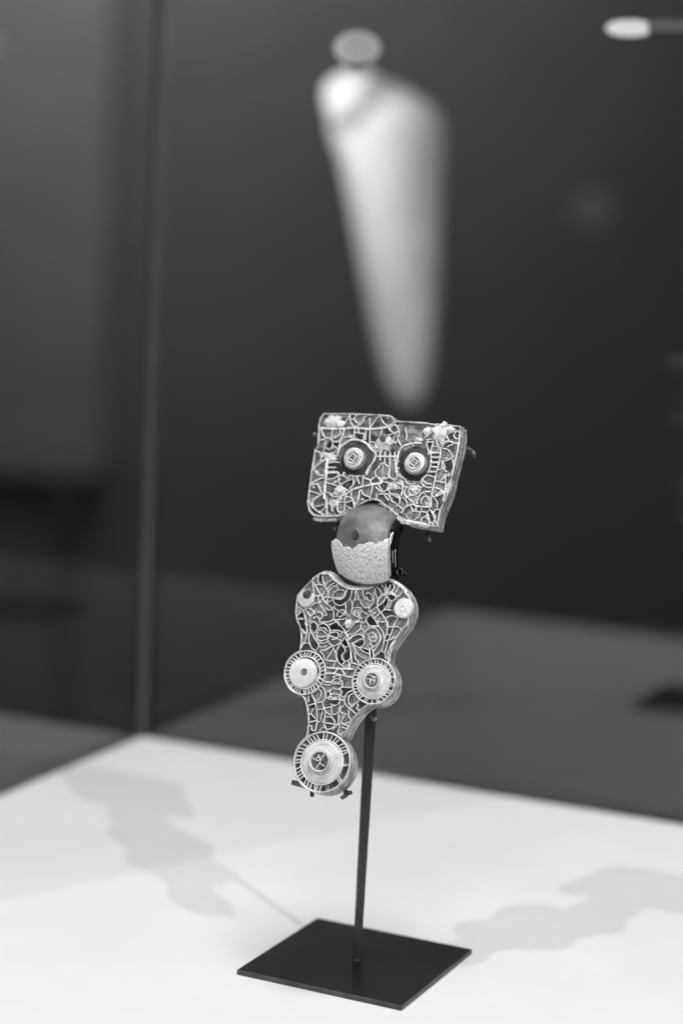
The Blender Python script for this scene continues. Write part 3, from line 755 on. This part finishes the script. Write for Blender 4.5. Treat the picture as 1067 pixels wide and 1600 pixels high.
fs_ = [(0, 'E', [(490, 270), (890, 500), (760, 570), (210, 900), (700, 920), (570, 230)]), (1, 'E', [(650, 360), (985, 500), (910, 640), (790, 675), (650, 620), (180, 730), (640, 800), (800, 925)]), (2, 'E', [(425, 260), (610, 310), (680, 400), (800, 370), (790, 770), (860, 820)]),
       (3, 'E', [(430, 650), (560, 500), (500, 580), (470, 400), (770, 470), (310, 760)]),
       (0, 'F', [(605, 370), (440, 560), (585, 510), (480, 650), (420, 700), (280, 870)]), (1, 'F', [(570, 640), (520, 760), (20, 500), (400, 430)]), (2, 'F', [(540, 340), (460, 400), (720, 430), (320, 670)]), (3, 'F', [(590, 870), (655, 400), (760, 900), (410, 840)]),
       (0, 'G', [(320, 60), (975, 370), (980, 520), (870, 520), (800, 60)]), (1, 'G', [(320, 250), (390, 260), (380, 370), (450, 290), (500, 130), (770, 215), (960, 660), (1040, 290), (830, 410), (720, 420), (890, 50)]), (2, 'G', [(830, 310), (930, 230), (630, 350), (510, 220)]), (3, 'G', [(740, 620), (720, 740), (1000, 790)]),
       (0, 'H', [(210, 335), (615, 260), (385, 490), (290, 450), (20, 450)]), (1, 'H', [(150, 270), (550, 520), (620, 450), (690, 320), (590, 380)]), (3, 'H', [(480, 220)]), (2, 'H', [(320, 390), (460, 420), (490, 480), (650, 150), (680, 260), (650, 560)]), (3, 'H', [(760, 160), (560, 110), (680, 40), (110, 560), (240, 560)]),
       (0, 'K', [(190, 480)]), (1, 'K', [(175, 300), (180, 590), (180, 760), (250, 560), (440, 370), (690, 460), (725, 590), (740, 690), (670, 850), (960, 400), (760, 220), (430, 70), (860, 430)]), (2, 'K', [(380, 230), (330, 720), (440, 720), (340, 420), (590, 40), (590, 110), (550, 350), (550, 660), (560, 600)]), (3, 'K', [(290, 250), (820, 310), (600, 480), (570, 740), (320, 540), (740, 90)])]
nf = cells('foot', FOOT, [(a, b, c + 1, d + 1) for a, b, c, d in (R_B, R_L, R_R)] + [(627, 951, 16, 15), (476.5, 936, 13, 14)], fs_, foot, big=230, cell=115, tw=(9, 22, 38, 18, 13))
def join_objs(objs, name, parent, label):
    bm = bmesh.new(); mats = []; 
    for o in objs:
        k0 = len(bm.faces); bm.from_mesh(o.data); bm.faces.ensure_lookup_table()
        m_ = o.data.materials[0]
        if m_ not in mats: mats.append(m_)
        for f in bm.faces[k0:]: f.material_index = mats.index(m_)
    me = bpy.data.meshes.new(name); bm.to_mesh(me); bm.free()
    for o in objs: bpy.data.objects.remove(o)
    j = link(name, me, mats, parent); j['kind'] = 'stuff'; j['label'] = label
    return j
for part, par in (('head', head), ('foot', foot)):
    if FINE[part]: join_objs(FINE[part], 'fine_cell_walls', par, 'dense fine cell walls between the larger ones')
INL.sort(key=lambda t: -t[0])
for part, par in (('head', head), ('foot', foot)):
    rest = [o for a_, p_, o in INL[290:] if p_ == part]
    if rest: join_objs(rest, 'small_inlays', par, 'tiny grey inlays in the smallest cells')
print('inlays', nh, nf, 'walls', len(WALLS['head']), len(WALLS['foot']), len(FINE['head']), len(FINE['foot']))

# ---------------------------------------------------------------- turned bits: bosses, roundels, rivets
AU = (B2(560, 900) - B2(559, 900)); PXU = AU.length          # unit length of one photo pixel along u
def circ_local(cx, cy, r, w, n, rot=0.0):
    c = B2(cx, cy)
    return [Vector((c.x + r * PX * math.cos(rot + 2 * math.pi * k / n), c.y + r * PX * math.sin(rot + 2 * math.pi * k / n), w * PX)) * U for k in range(n)]
def turned(name, cx, cy, prof, m, parent, n=36, smooth=True, wob=0.0, squash=None):
    """prof: (radius px, height px) from the outside in; closed by a cap"""
    vs, fs = [], []
    for j, (r, w) in enumerate(prof):
        ring = circ_local(cx, cy, r, w, n)
        if wob:
            c = B3(cx, cy, w)
            ring = [c + (v - c) * (1 + wob * noise.noise(Vector((math.cos(6.283 * k / n) * 1.7, math.sin(6.283 * k / n) * 1.7, cx * .37 + j * .2)))) for k, v in enumerate(ring)]
        vs += ring
    for j in range(len(prof) - 1):
        for k in range(n):
            k2 = (k + 1) % n
            fs.append((j * n + k, j * n + k2, (j + 1) * n + k2, (j + 1) * n + k))
    fs.append(tuple(range((len(prof) - 1) * n, len(prof) * n)))
    o = mesh(name, vs, fs, m, parent)
    if smooth:
        for p in o.data.polygons: p.use_smooth = len(p.vertices) == 4
        try:
            o.data.set_sharp_from_angle(angle=math.radians(35))
        except Exception: pass
    return o

# dark round openings in the head with stepped bosses standing in them
for (cx, cy, rx, ry), (bx, by, br) in ((BO_L, (555, 717, 18.0)), (BO_R, (650, 725, 17.2))):
    turned('opening', cx, cy, [(27.5, -DP + 0.3), (26.5, -DP + 0.9), (1, -DP + 0.9)], M['dark_floor'], head, 30)
    turned('collar', bx - 1, by, [(18, -DP + 1), (17.6, 2.0), (16.5, 3.2), (14, 3.6), (3, 3.6)], M['boss'], head, 40, wob=0.02)
    b_ = turned('boss', bx, by, [(16.8, 3), (16.8, 7.2), (15.8, 8.4), (13.2, 8.8), (12.4, 8.0), (11.4, 8.0), (11.0, 9.4), (10.0, 10.2), (8.7, 10.0), (8.2, 7.8), (2, 7.8)], M['boss'], brooch, 40, wob=0.05)
    # square setting inside
    vs = circ_local(bx, by, 8.6, 7.4, 4, 0.25) + circ_local(bx, by, 8.0, 10.8, 4, 0.25) + circ_local(bx, by, 5.6, 10.8, 4, 0.25) + circ_local(bx, by, 5.4, 8.4, 4, 0.25)
    fs = [(j * 4 + k, j * 4 + (k + 1) % 4, (j + 1) * 4 + (k + 1) % 4, (j + 1) * 4 + k) for j in range(3) for k in range(4)] + [(12, 13, 14, 15)]
    mesh('square_setting', vs, fs, M['gold'], b_)
    turned('ring_gap', bx, by, [(8.4, 7.95), (8.2, 8.0), (1, 8.0)], M['in1'], b_, 24)
    turned('stone', bx, by, [(5.0, 8.6), (4.0, 9.6), (1, 10.2)], M['in4'], b_, 12)

def roundel(R_, disc_r, boss, seed, spokes=36, missing=()):
    rnd = random.Random(seed)
    cx, cy, rx, ry = R_
    root = turned('roundel', cx, cy, [(ry * 0.985, -1.0), (ry * 0.985, 0.6), (ry * 0.955, 1.3), (ry * 0.925, 0.6), (ry * 0.915, -DP), (disc_r, -DP)], M['rim'], brooch, 64)
    # inner ring wall
    def ringwall(r, wd_, top):
        vs, fs = [], []
        n = 56
        for (rr, w) in ((r - wd_ / 2, -DP), (r - wd_ / 2, top - .4), (r - wd_ * .2, top), (r + wd_ * .2, top), (r + wd_ / 2, top - .4), (r + wd_ / 2, -DP)): vs += circ_local(cx, cy, rr, w, n)
        for j in range(5):
            for k in range(n): fs.append((j * n + k, j * n + (k + 1) % n, (j + 1) * n + (k + 1) % n, (j + 1) * n + k))
        return mesh('ring', vs, fs, M['gold'], root, True)
    ringwall(ry * 0.955, 2.0, 1.2); ringwall(disc_r + 0.8, 1.8, 0.8)
    ro = ry * 0.93; ri = disc_r + 1.2
    th = 0.0; c = B2(cx, cy); cellv, cellf, cellm = [], [], []
    angs = [2 * math.pi * (k + rnd.uniform(-.18, .18)) / spokes for k in range(spokes)]
    slant = [0.35 / spokes * 6.28 * (1 if math.sin(2 * math.pi * k / spokes * 1.5 + seed) > -.55 else -1) + rnd.uniform(-.03, .03) for k in range(spokes)]
    for k in range(spokes):
        a0, a1 = angs[k], angs[k] + slant[k]
        if any(m0 < math.degrees(a0) % 360 < m1 for m0, m1 in missing): continue
        d0 = Vector((math.cos(a0), math.sin(a0))); d1 = Vector((math.cos(a1), math.sin(a1)))
        p, q = c + d0 * ri * PX, c + d1 * ro * PX
        t = (q - p).normalized(); nr = Vector((t.y, -t.x)) * (1.3 * PX)
        z = rnd.uniform(-.3, .4)
        vs = [Vector((*(p - nr), -DP * PX)) * U, Vector((*(p + nr), -DP * PX)) * U, Vector((*(q + nr), -DP * PX)) * U, Vector((*(q - nr), -DP * PX)) * U,
              Vector((*(p - nr * .6), z * PX)) * U, Vector((*(p + nr * .6), z * PX)) * U, Vector((*(q + nr * .6), z * PX)) * U, Vector((*(q - nr * .6), z * PX)) * U]
        mesh('spoke', vs, [(4, 5, 6, 7), (0, 1, 5, 4), (1, 2, 6, 5), (2, 3, 7, 6), (3, 0, 4, 7)], M['gold'], root)
    for k in range(spokes):
        a0 = angs[k]; a1 = angs[(k + 1) % spokes] + (2 * math.pi if k == spokes - 1 else 0)
        z0 = rnd.uniform(-4.2, -2.2); b = len(cellv)
        for a_, r_ in ((a0, ri - 1), (a1, ri - 1), (a1, ro + 1), (a0, ro + 1)):
            q = c + Vector((math.cos(a_), math.sin(a_))) * r_ * PX
            cellv.append(Vector((q.x, q.y, (z0 + rnd.uniform(-.4, .4)) * PX)) * U)
        cellf.append((b, b + 1, b + 2, b + 3)); cellm.append(1 if any(m0 < math.degrees(a0) % 360 < m1 for m0, m1 in missing) else rnd.choices([0, 1, 2, 3], [4, 9, 6, 3])[0])
    mesh('ring_inlay', cellv, cellf, [M['in0'], M['in1'], M['in2'], M['in3']], root, mi=cellm)
    return root

rb = roundel(R_B, 33.8, None, 3, 40, [(-1, 22), (285, 325), (340, 352)])
turned('white_disc', R_B[0], R_B[1], [(33.6, -DP), (33.4, 0.0), (32, 1.0), (27, 1.8), (26, 1.2), (25, 2.2), (20, 2.9), (2, 2.9)], M['disc'], rb, 56, wob=0.035)
turned('boss', R_B[0], R_B[1], [(19.5, 2.5), (19.3, 5.2), (18, 6.0), (17.0, 5.2), (16.6, 9.8), (15.6, 11.2), (14.4, 11.0), (13.8, 8.4), (2, 8.2)], M['boss'], rb, 44, wob=0.035)
turned('stone', R_B[0], R_B[1], [(13.8, 8.4), (9, 9.0), (2, 9.2)], M['in2'], rb, 30)
rr_ = roundel(R_R, 26.4, None, 5, 34, [(8, 20)])
turned('white_disc', R_R[0], R_R[1], [(26.2, -DP), (26, 0.0), (24.8, 1.0), (21.5, 1.7), (20.8, 1.2), (20, 2.0), (17, 2.3), (2, 2.3)], M['disc'], rr_, 50, wob=0.035)
turned('boss', R_R[0], R_R[1], [(16.8, 2.0), (16.6, 3.8), (15.2, 4.4), (13.4, 4.2), (13.0, 8.4), (12.0, 9.6), (10.8, 9.4), (10.4, 7.4), (2, 7.2)], M['boss'], rr_, 40, wob=0.035)
turned('stone', R_R[0], R_R[1], [(10.4, 7.4), (7, 7.8), (2, 8.0)], M['in2'], rr_, 26)
rl = roundel(R_L, 24.6, None, 9, 34)
turned('white_disc', R_L[0] - 3.5, R_L[1] + 1.0, [(24.0, -DP), (23.2, -0.6), (21.5, 2.2), (15, 3.8), (8, 4.2), (2, 4.2)], M['chalk'], rl, 50, wob=0.07)
turned('rivet_hole', R_L[0] + 0.5, R_L[1] - 0.6, [(5.6, 3.6), (5.4, 4.9), (4.4, 5.2), (4.0, 4.4), (1, 4.4)], M['in3'], rl, 20)
# wire patterns on the two bosses
def boss_wires(Rn, h, r, parent, spec):
    c = B2(Rn[0], Rn[1])
    for line in spec:
        pts = [Vector(((c.x + x * r * PX), (c.y + y * r * PX), h * PX)) * U for x, y in line]
        v, f = tube_data(pts, 0.9 * PX * U, 6); mesh('filigree', v, f, M['gold'], parent, True)
boss_wires(R_B, 9.6, 13.5, rb, [[(-.1, .5), (.1, .1), (.05, -.2), (-.3, -.9)], [(.1, .1), (.45, .9)], [(.05, -.2), (.8, -.5)], [(-.1, .5), (-.4, .4), (-.45, .05), (-.9, .25)], [(-.1, .5), (-.35, .75)], [(-.45, .05), (-.1, .1)]])
boss_wires(R_R, 8.4, 10.3, rr_, [[(-.9, .1), (-.2, .1), (.2, .6), (.8, .5)], [(-.2, .1), (-.1, -.9)], [(.2, .6), (.5, -.1), (.3, -.8)], [(-.6, .7), (.2, .6)], [(-.2, .1), (.5, -.1)]])

# rivets and lumps of white paste
turned('rivet', 631.5, 951, [(15.8, -DP), (15.6, 3.2), (14.2, 4.8), (9, 5.6), (5.6, 5.8), (5.0, 6.8), (3.8, 7.0), (3.4, 5.6), (1, 5.6)], M['chalk'], foot, 40, wob=0.02)
turned('rivet', 478.5, 936, [(14.2, -DP), (13.9, 2.0), (12.5, 3.4), (7, 4.0), (2, 4.0)], M['crust'], foot, 36, wob=0.10)
turned('rivet_hole', 481.5, 929.5, [(7.6, 2.6), (7.4, 4.4), (6.4, 4.6), (1, 4.4)], M['in2'], foot, 16, wob=0.15)

def lump(x, y, r, hgt, parent, sx=1.0, sy=1.0, seed=0, m='chalk', base=-3.5):
    bm = bmesh.new(); bmesh.ops.create_icosphere(bm, subdivisions=3 if r > 5 else 2, radius=1.0)
    c = B3(x, y, base); hgt *= 0.8
    for v in bm.verts:
        d = 1 + 0.55 * noise.noise(v.co * 2.3 + Vector((seed * 7.3, 0, seed))) + 0.30 * noise.noise(v.co * 5 + Vector((seed, 3, 0))) + 0.14 * noise.noise(v.co * 11 + Vector((seed, 3, 5)))
        v.co = c + Vector((v.co.x * r * sx * d, v.co.y * r * sy * d, max(v.co.z, -.25) * hgt * d)) * (PX * U)
    me = bpy.data.meshes.new('paste_lump'); bm.to_mesh(me); bm.free()
    return link('paste_lump', me, M[m], parent, True)
lump(520, 658, 13, 6.5, head, 1.25, 0.85, 1, 'crust'); lump(530, 663, 8, 6.5, head, 1, 1, 2)
lump(598, 694, 13, 7, head, 1.1, 1.0, 3, 'crust'); lump(603, 690, 8, 8, head, 1, 1, 4); lump(589, 699, 6, 6.5, head, 1, 1, 14)
turned('rivet_hole', 599.5, 684.5, [(6.6, 1.0), (6.4, 3.6), (5.4, 3.9), (1, 3.4)], M['in3'], head, 18, wob=0.12)
lump(687, 676, 14, 8, head, 1.1, 1.0, 5); lump(667, 674, 7, 6.5, head, 1, 1, 6); lump(703, 671, 7, 6, head, 1.2, .9, 7); lump(692, 665, 6, 7, head, .8, 1.2, 8)
lump(531, 767, 8, 6, head, 1.2, 1.1, 9, 'crust'); lump(612, 760, 8, 5, head, 1.2, .8, 10, 'crust'); lump(646, 764, 7, 5.5, head, 1, 1, 11, 'crust'); lump(515, 715, 9, 4.5, head, 1.3, .8, 12, 'crust')
lump(544.5, 974.5, 7.5, 7.5, foot, 1.1, 1.0, 13); lump(553, 958, 4, 6, foot, .6, 1.6, 15); lump(522, 786, 7, 4, head, 1.2, .9, 16, 'crust'); lump(700, 760, 6, 4.5, head, .8, 1.6, 17, 'crust')
lump(653, 687, 6, 5, head, 1.3, .7, 18, 'crust'); lump(507, 710, 7, 4, head, 1.5, .6, 19, 'crust')
# eroded lower edge of the head: ragged crumbs
rq = random.Random(4)
for i in range(9):
    f_ = rq.random(); x = 592 + f_ * 40; y = 783.5 + f_ * 33
    lump(x, y + rq.uniform(0, 3), rq.uniform(1.8, 4.2), rq.uniform(2, 4), head, rq.uniform(1, 2), rq.uniform(.6, 1), 20 + i, 'crust', base=-3.5)
for i in range(5):
    lump(492 + i * 7, 809.5 + (1 if i % 2 else -0.5), 4.5, 4.5, head, 1.4, .8, 40 + i, 'crust', base=-8)

rc_ = random.Random(21)
ho = HEAD; nc = 0
while nc < 75:
    x, y = rc_.uniform(484, 716), rc_.uniform(650, 822)
    ins_ = False
    for (ax_, ay_), (bx_, by_) in zip(ho, ho[1:] + ho[:1]):
        if (ay_ > y) != (by_ > y) and x < (bx_ - ax_) * (y - ay_) / (by_ - ay_) + ax_: ins_ = not ins_
    if not ins_ or math.hypot(x - 556, y - 717) < 29 or math.hypot(x - 648, y - 725) < 28 or (622 < x < 662 and y < 690): continue
    lump(x, y, rc_.uniform(1.6, 4.2), rc_.uniform(2.0, 5.0), head, rc_.uniform(.7, 1.5), rc_.uniform(.6, 1.2), 100 + nc, rc_.choice(['crust', 'rim', 'in3', 'in4', 'crust', 'in2']), -3.6); nc += 1
# ---------------------------------------------------------------- the bow between head and foot
def bow_w(t):            # bulge towards the viewer along the bow, t = 0 at the head, 1 at the foot
    if t < 0.5: return -26.0 + 62.0 * math.sin(math.pi / 2 * t / 0.5) ** 0.9
    return -2.0 + 38.0 * math.cos(math.pi / 2 * (t - 0.5) / 0.5) ** 0.75
def bow_point(s, t, lift=0.0):
    # s -1..1 across, t 0..1 along; base line on the plate plane
    ya, yb = 776.0, 916.0
    y = ya + (yb - ya) * t
    half = (37.0 + 3.0 * math.sin(math.pi / 2 * min(t / .5, 1))) * (1 - 0.10 * max(0, (t - .68) / .32) ** 1.6)
    cx = 583.0 - 11.0 * t
    x = cx + s * half
    q = max(0, t - .5) * 2
    y += q * (10.0 * (1 - s * s) - 10.0) + s * 4.0
    dome = max(0, 1 - t / .55)
    w = bow_w(t) * (1 - 0.08 * s * s) + lift + 4.0 * (1 - s * s) - 16.0 * s * s * dome
    return B3(x, y, w)
NS, NT = 24, 40
vs, fs, mi = [], [], []
for j in range(NT + 1):
    for i in range(NS + 1):
        vs.append(bow_point(-1 + 2 * i / NS, j / NT))
for j in range(NT):
    for i in range(NS):
        a = j * (NS + 1) + i; fs.append((a, a + 1, a + NS + 2, a + NS + 1)); mi.append(0)
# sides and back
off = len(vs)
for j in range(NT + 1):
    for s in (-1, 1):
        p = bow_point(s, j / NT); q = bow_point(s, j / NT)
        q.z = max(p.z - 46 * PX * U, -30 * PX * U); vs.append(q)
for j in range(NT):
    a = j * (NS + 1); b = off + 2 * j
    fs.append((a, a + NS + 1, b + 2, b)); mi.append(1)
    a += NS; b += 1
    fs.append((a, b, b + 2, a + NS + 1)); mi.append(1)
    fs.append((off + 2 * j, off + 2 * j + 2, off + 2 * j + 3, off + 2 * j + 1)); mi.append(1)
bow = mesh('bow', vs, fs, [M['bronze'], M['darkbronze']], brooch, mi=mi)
bm = bmesh.new(); bm.from_mesh(bow.data); bmesh.ops.recalc_face_normals(bm, faces=bm.faces[:]); bm.to_mesh(bow.data); bm.free()
for p in bow.data.polygons: p.use_smooth = p.material_index == 0

# granular pale facing over the lower half of the bow, with a ragged top edge
NS2, NT2 = 60, 44
rag = [(-1, .48), (-.86, .455), (-.74, .45), (-.6, .50), (-.54, .53), (-.4, .525), (-.28, .515), (-.22, .555), (-.14, .52), (0, .485), (.22, .475), (.42, .44), (.6, .45), (.8, .43), (.9, .38), (1, .37)]
def ragt(s):
    for (a, ta), (b, tb) in zip(rag[:-1], rag[1:]):
        if a <= s <= b: return ta + (tb - ta) * (s - a) / (b - a) + .125
    return .57
vs, fs = [], []
for lay in (0, 1):
    for j in range(NT2 + 1):
        for i in range(NS2 + 1):
            s = -1.0 + 2.0 * i / NS2
            t0 = ragt(s) + 0.022 * noise.noise(Vector((s * 9, 0, 1))) + 0.012 * noise.noise(Vector((s * 27, 0, 1)))
            t = t0 + (0.985 - t0) * j / NT2
            g = 0.9 * noise.noise(Vector((s * 26, t * 34, 0))) + 0.5 * noise.noise(Vector((s * 55, t * 70, 4)))
            vs.append(bow_point(s * 1.10 - 0.05, t, (4.6 + 1.5 * g) if lay == 0 else 0.2))
n1 = NS2 + 1; L = n1 * (NT2 + 1)
for j in range(NT2):
    for i in range(NS2):
        a = j * n1 + i; fs.append((a, a + 1, a + n1 + 1, a + n1)); fs.append((L + a, L + a + n1, L + a + n1 + 1, L + a + 1))
for i in range(NS2):
    fs.append((i, L + i, L + i + 1, i + 1)); a = NT2 * n1 + i; fs.append((a, a + 1, L + a + 1, L + a))
for j in range(NT2):
    a = j * n1; fs.append((a, a + n1, L + a + n1, L + a)); a += NS2; fs.append((a, L + a, L + a + n1, a + n1))
facing = mesh('bow_facing', vs, fs, M['grain'], brooch)
for p in facing.data.polygons: p.use_smooth = True
# hole in the bow
def bowdisc(name, s, t, r0, r1, lift0, lift1, m, n=20):
    vs, fs = [], []
    for (r, l) in ((r0, lift0), (r1, lift1), (0.02, lift1)):
        for k in range(n):
            th = 2 * math.pi * k / n
            vs.append(bow_point(s + r * math.cos(th), t + r * 0.36 * math.sin(th), l))
    for j in range(2):
        for k in range(n): fs.append((j * n + k, j * n + (k + 1) % n, (j + 1) * n + (k + 1) % n, (j + 1) * n + k))
    return mesh(name, vs, fs, m, bow)
bowdisc('rivet_hole', -0.20, 0.50, 0.165, 0.14, 0.2, 0.9, M['in1'])
# edge strips, bright strips painted as glints, and the coil of the pin on the right-hand side of the bow
def bow_strip(name, s, t0, t1, w0, r, m):
    pts = []
    for i in range(14):
        t = t0 + (t1 - t0) * i / 13
        p = bow_point(s, t); p.z += w0 * PX * U; pts.append(p)
    v, f = tube_data(pts, r * PX * U, 7); return mesh(name, v, f, m, bow, True)
bow_strip('edge_glint_strip', 1.04, .42, .93, -3.0, 1.5, M['gold'])
bow_strip('edge_glint_strip', 1.05, .40, .55, -6.5, 1.2, M['gold'])
bow_strip('edge_glint_strip', 1.04, .62, .76, -18.0, 0.7, M['boss'])  # this strip and the next are painted glints on the dark side
bow_strip('edge_glint_strip', 1.05, .58, .80, -28.0, 0.7, M['boss'])
pts = []
for i in range(40):
    a = i * 0.62
    pts.append(B3(622 + 5.0 * math.cos(a), 893 + 6.0 * math.sin(a), -4 - i * 0.55))
v, f = tube_data(pts, 2.0 * PX * U, 7)
mesh('pin_coil', v, f, M['darkbronze'], brooch, True)

# ------------------------------------------------------------------ stand
stand = empty('display_stand', Vector((0, 0, -0.026)) * U)
tag(stand, 'black display stand with square base plate and slender post', 'stand')
inv = Matrix.Translation(-Vector(stand.location))
bp_ = box('base_plate', (0, 0, -0.013), (1, 0, 0), (0, 1, 0), (0, 0, 1), .5, .5, .0147, [M['black'], M['edge']], stand, bevel=0.0055)
for p in bp_.data.polygons: p.material_index = 0 if p.normal.z > 0.97 else 1; bp_.matrix_parent_inverse = inv
# post: slim bar, a little wider towards the top, leaning slightly
ptop = at_depth(581.5, 1075, (Vector((0, 0, 1.5)) - CAM).dot(FWD) + 0.01)
pbot = Vector((0, 0, 0.0))
vs, fs = [], []
dirp = (ptop - pbot).normalized()
for i in range(13):
    t = i / 12; c = pbot + (ptop - pbot) * t; hwid = (6.0 + 2.6 * t) * 0.00352; hd = 0.020
    a = (RH * math.cos(.2) + FH * math.sin(.2)); b = (FH * math.cos(.2) - RH * math.sin(.2))
    ch = 0.25
    for sx, sy in ((-1, -1 + ch * 2), (-1 + ch, -1), (1 - ch, -1), (1, -1 + ch * 2), (1, 1), (-1, 1)):
        vs.append((c + a * (hwid * sx) + b * (hd * sy)) * U)
for i in range(12):
    for k in range(6):
        fs.append((i * 6 + k, i * 6 + (k + 1) % 6, (i + 1) * 6 + (k + 1) % 6, (i + 1) * 6 + k))
fs.append(tuple(range(6))); fs.append(tuple(range(72, 78)))
po = mesh('post', vs, fs, M['post'], stand); po.matrix_parent_inverse = inv
# small weld bead where the post meets the base
bm = bmesh.new(); bmesh.ops.create_icosphere(bm, subdivisions=2, radius=1)
for v in bm.verts: v.co = Vector((v.co.x * .03, v.co.y * .03, v.co.z * .008 + 0.001)) * U
me = bpy.data.meshes.new('weld'); bm.to_mesh(me); bm.free()
o = link('weld', me, M['post'], stand, True); o.matrix_parent_inverse = inv

def BW(x, y, w):
    return (BASE + UU * B2(x, y).x + VV * B2(x, y).y + NN * (w * PX))
def prong(pts, r, name='prong', m='prong'):
    P_ = [BW(*p) * U for p in pts]
    v, f = tube_data(P_, r * PX * U, 8)
    o = mesh(name, v, f, M[m], stand, True); o.matrix_parent_inverse = inv
# support spine behind the brooch
prong([(575, 1085, -41), (585, 1000, -40), (592, 900, -40), (600, 760, -40)], 5, 'spine', 'post')
prong([(600, 760, -40), (520, 690, -39), (496, 678, -37)], 2.5, 'arm', 'post'); prong([(600, 760, -40), (700, 700, -39), (722, 696, -37)], 2.5, 'arm', 'post')
prong([(585, 1000, -40), (520, 1110, -38), (500, 1190, -38), (492, 1225, -37)], 2.5, 'arm', 'post')
prong([(502, 680, -36), (492, 676, -28), (487, 676, -14), (487, 677, -8)], 3.8)
prong([(716, 690, -36), (723, 694, -36), (728, 697, -34), (733, 704, -28)], 4.0)
prong([(522, 800, -36), (517, 813, -34), (516, 821, -24), (518, 824, -14)], 3.8)
prong([(655, 820, -36), (660, 834, -30), (664, 840, -22)], 3.0)
prong([(480, 1085, -37), (472, 1100, -32), (470, 1101, -20), (471, 1102, -12)], 2.4)
prong([(482, 1118, -37), (474, 1112, -33), (466, 1106, -28)], 1.6)
prong([(566, 1112, -37), (574, 1120, -28), (580, 1121, -14), (586, 1124, -6)], 2.9)
prong([(489, 1216, -38), (474, 1226, -34), (465, 1224, -30), (446, 1219, -26)], 4.2, m='prong')
prong([(489, 1220, -38), (475, 1232, -30), (480, 1240, -20)], 3.6)
prong([(520, 1226, -38), (532, 1236, -30), (533, 1240, -20), (531, 1245, -10)], 3.4)
prong([(527, 1236, -32), (535, 1236, -24), (541, 1236, -18)], 3.4)
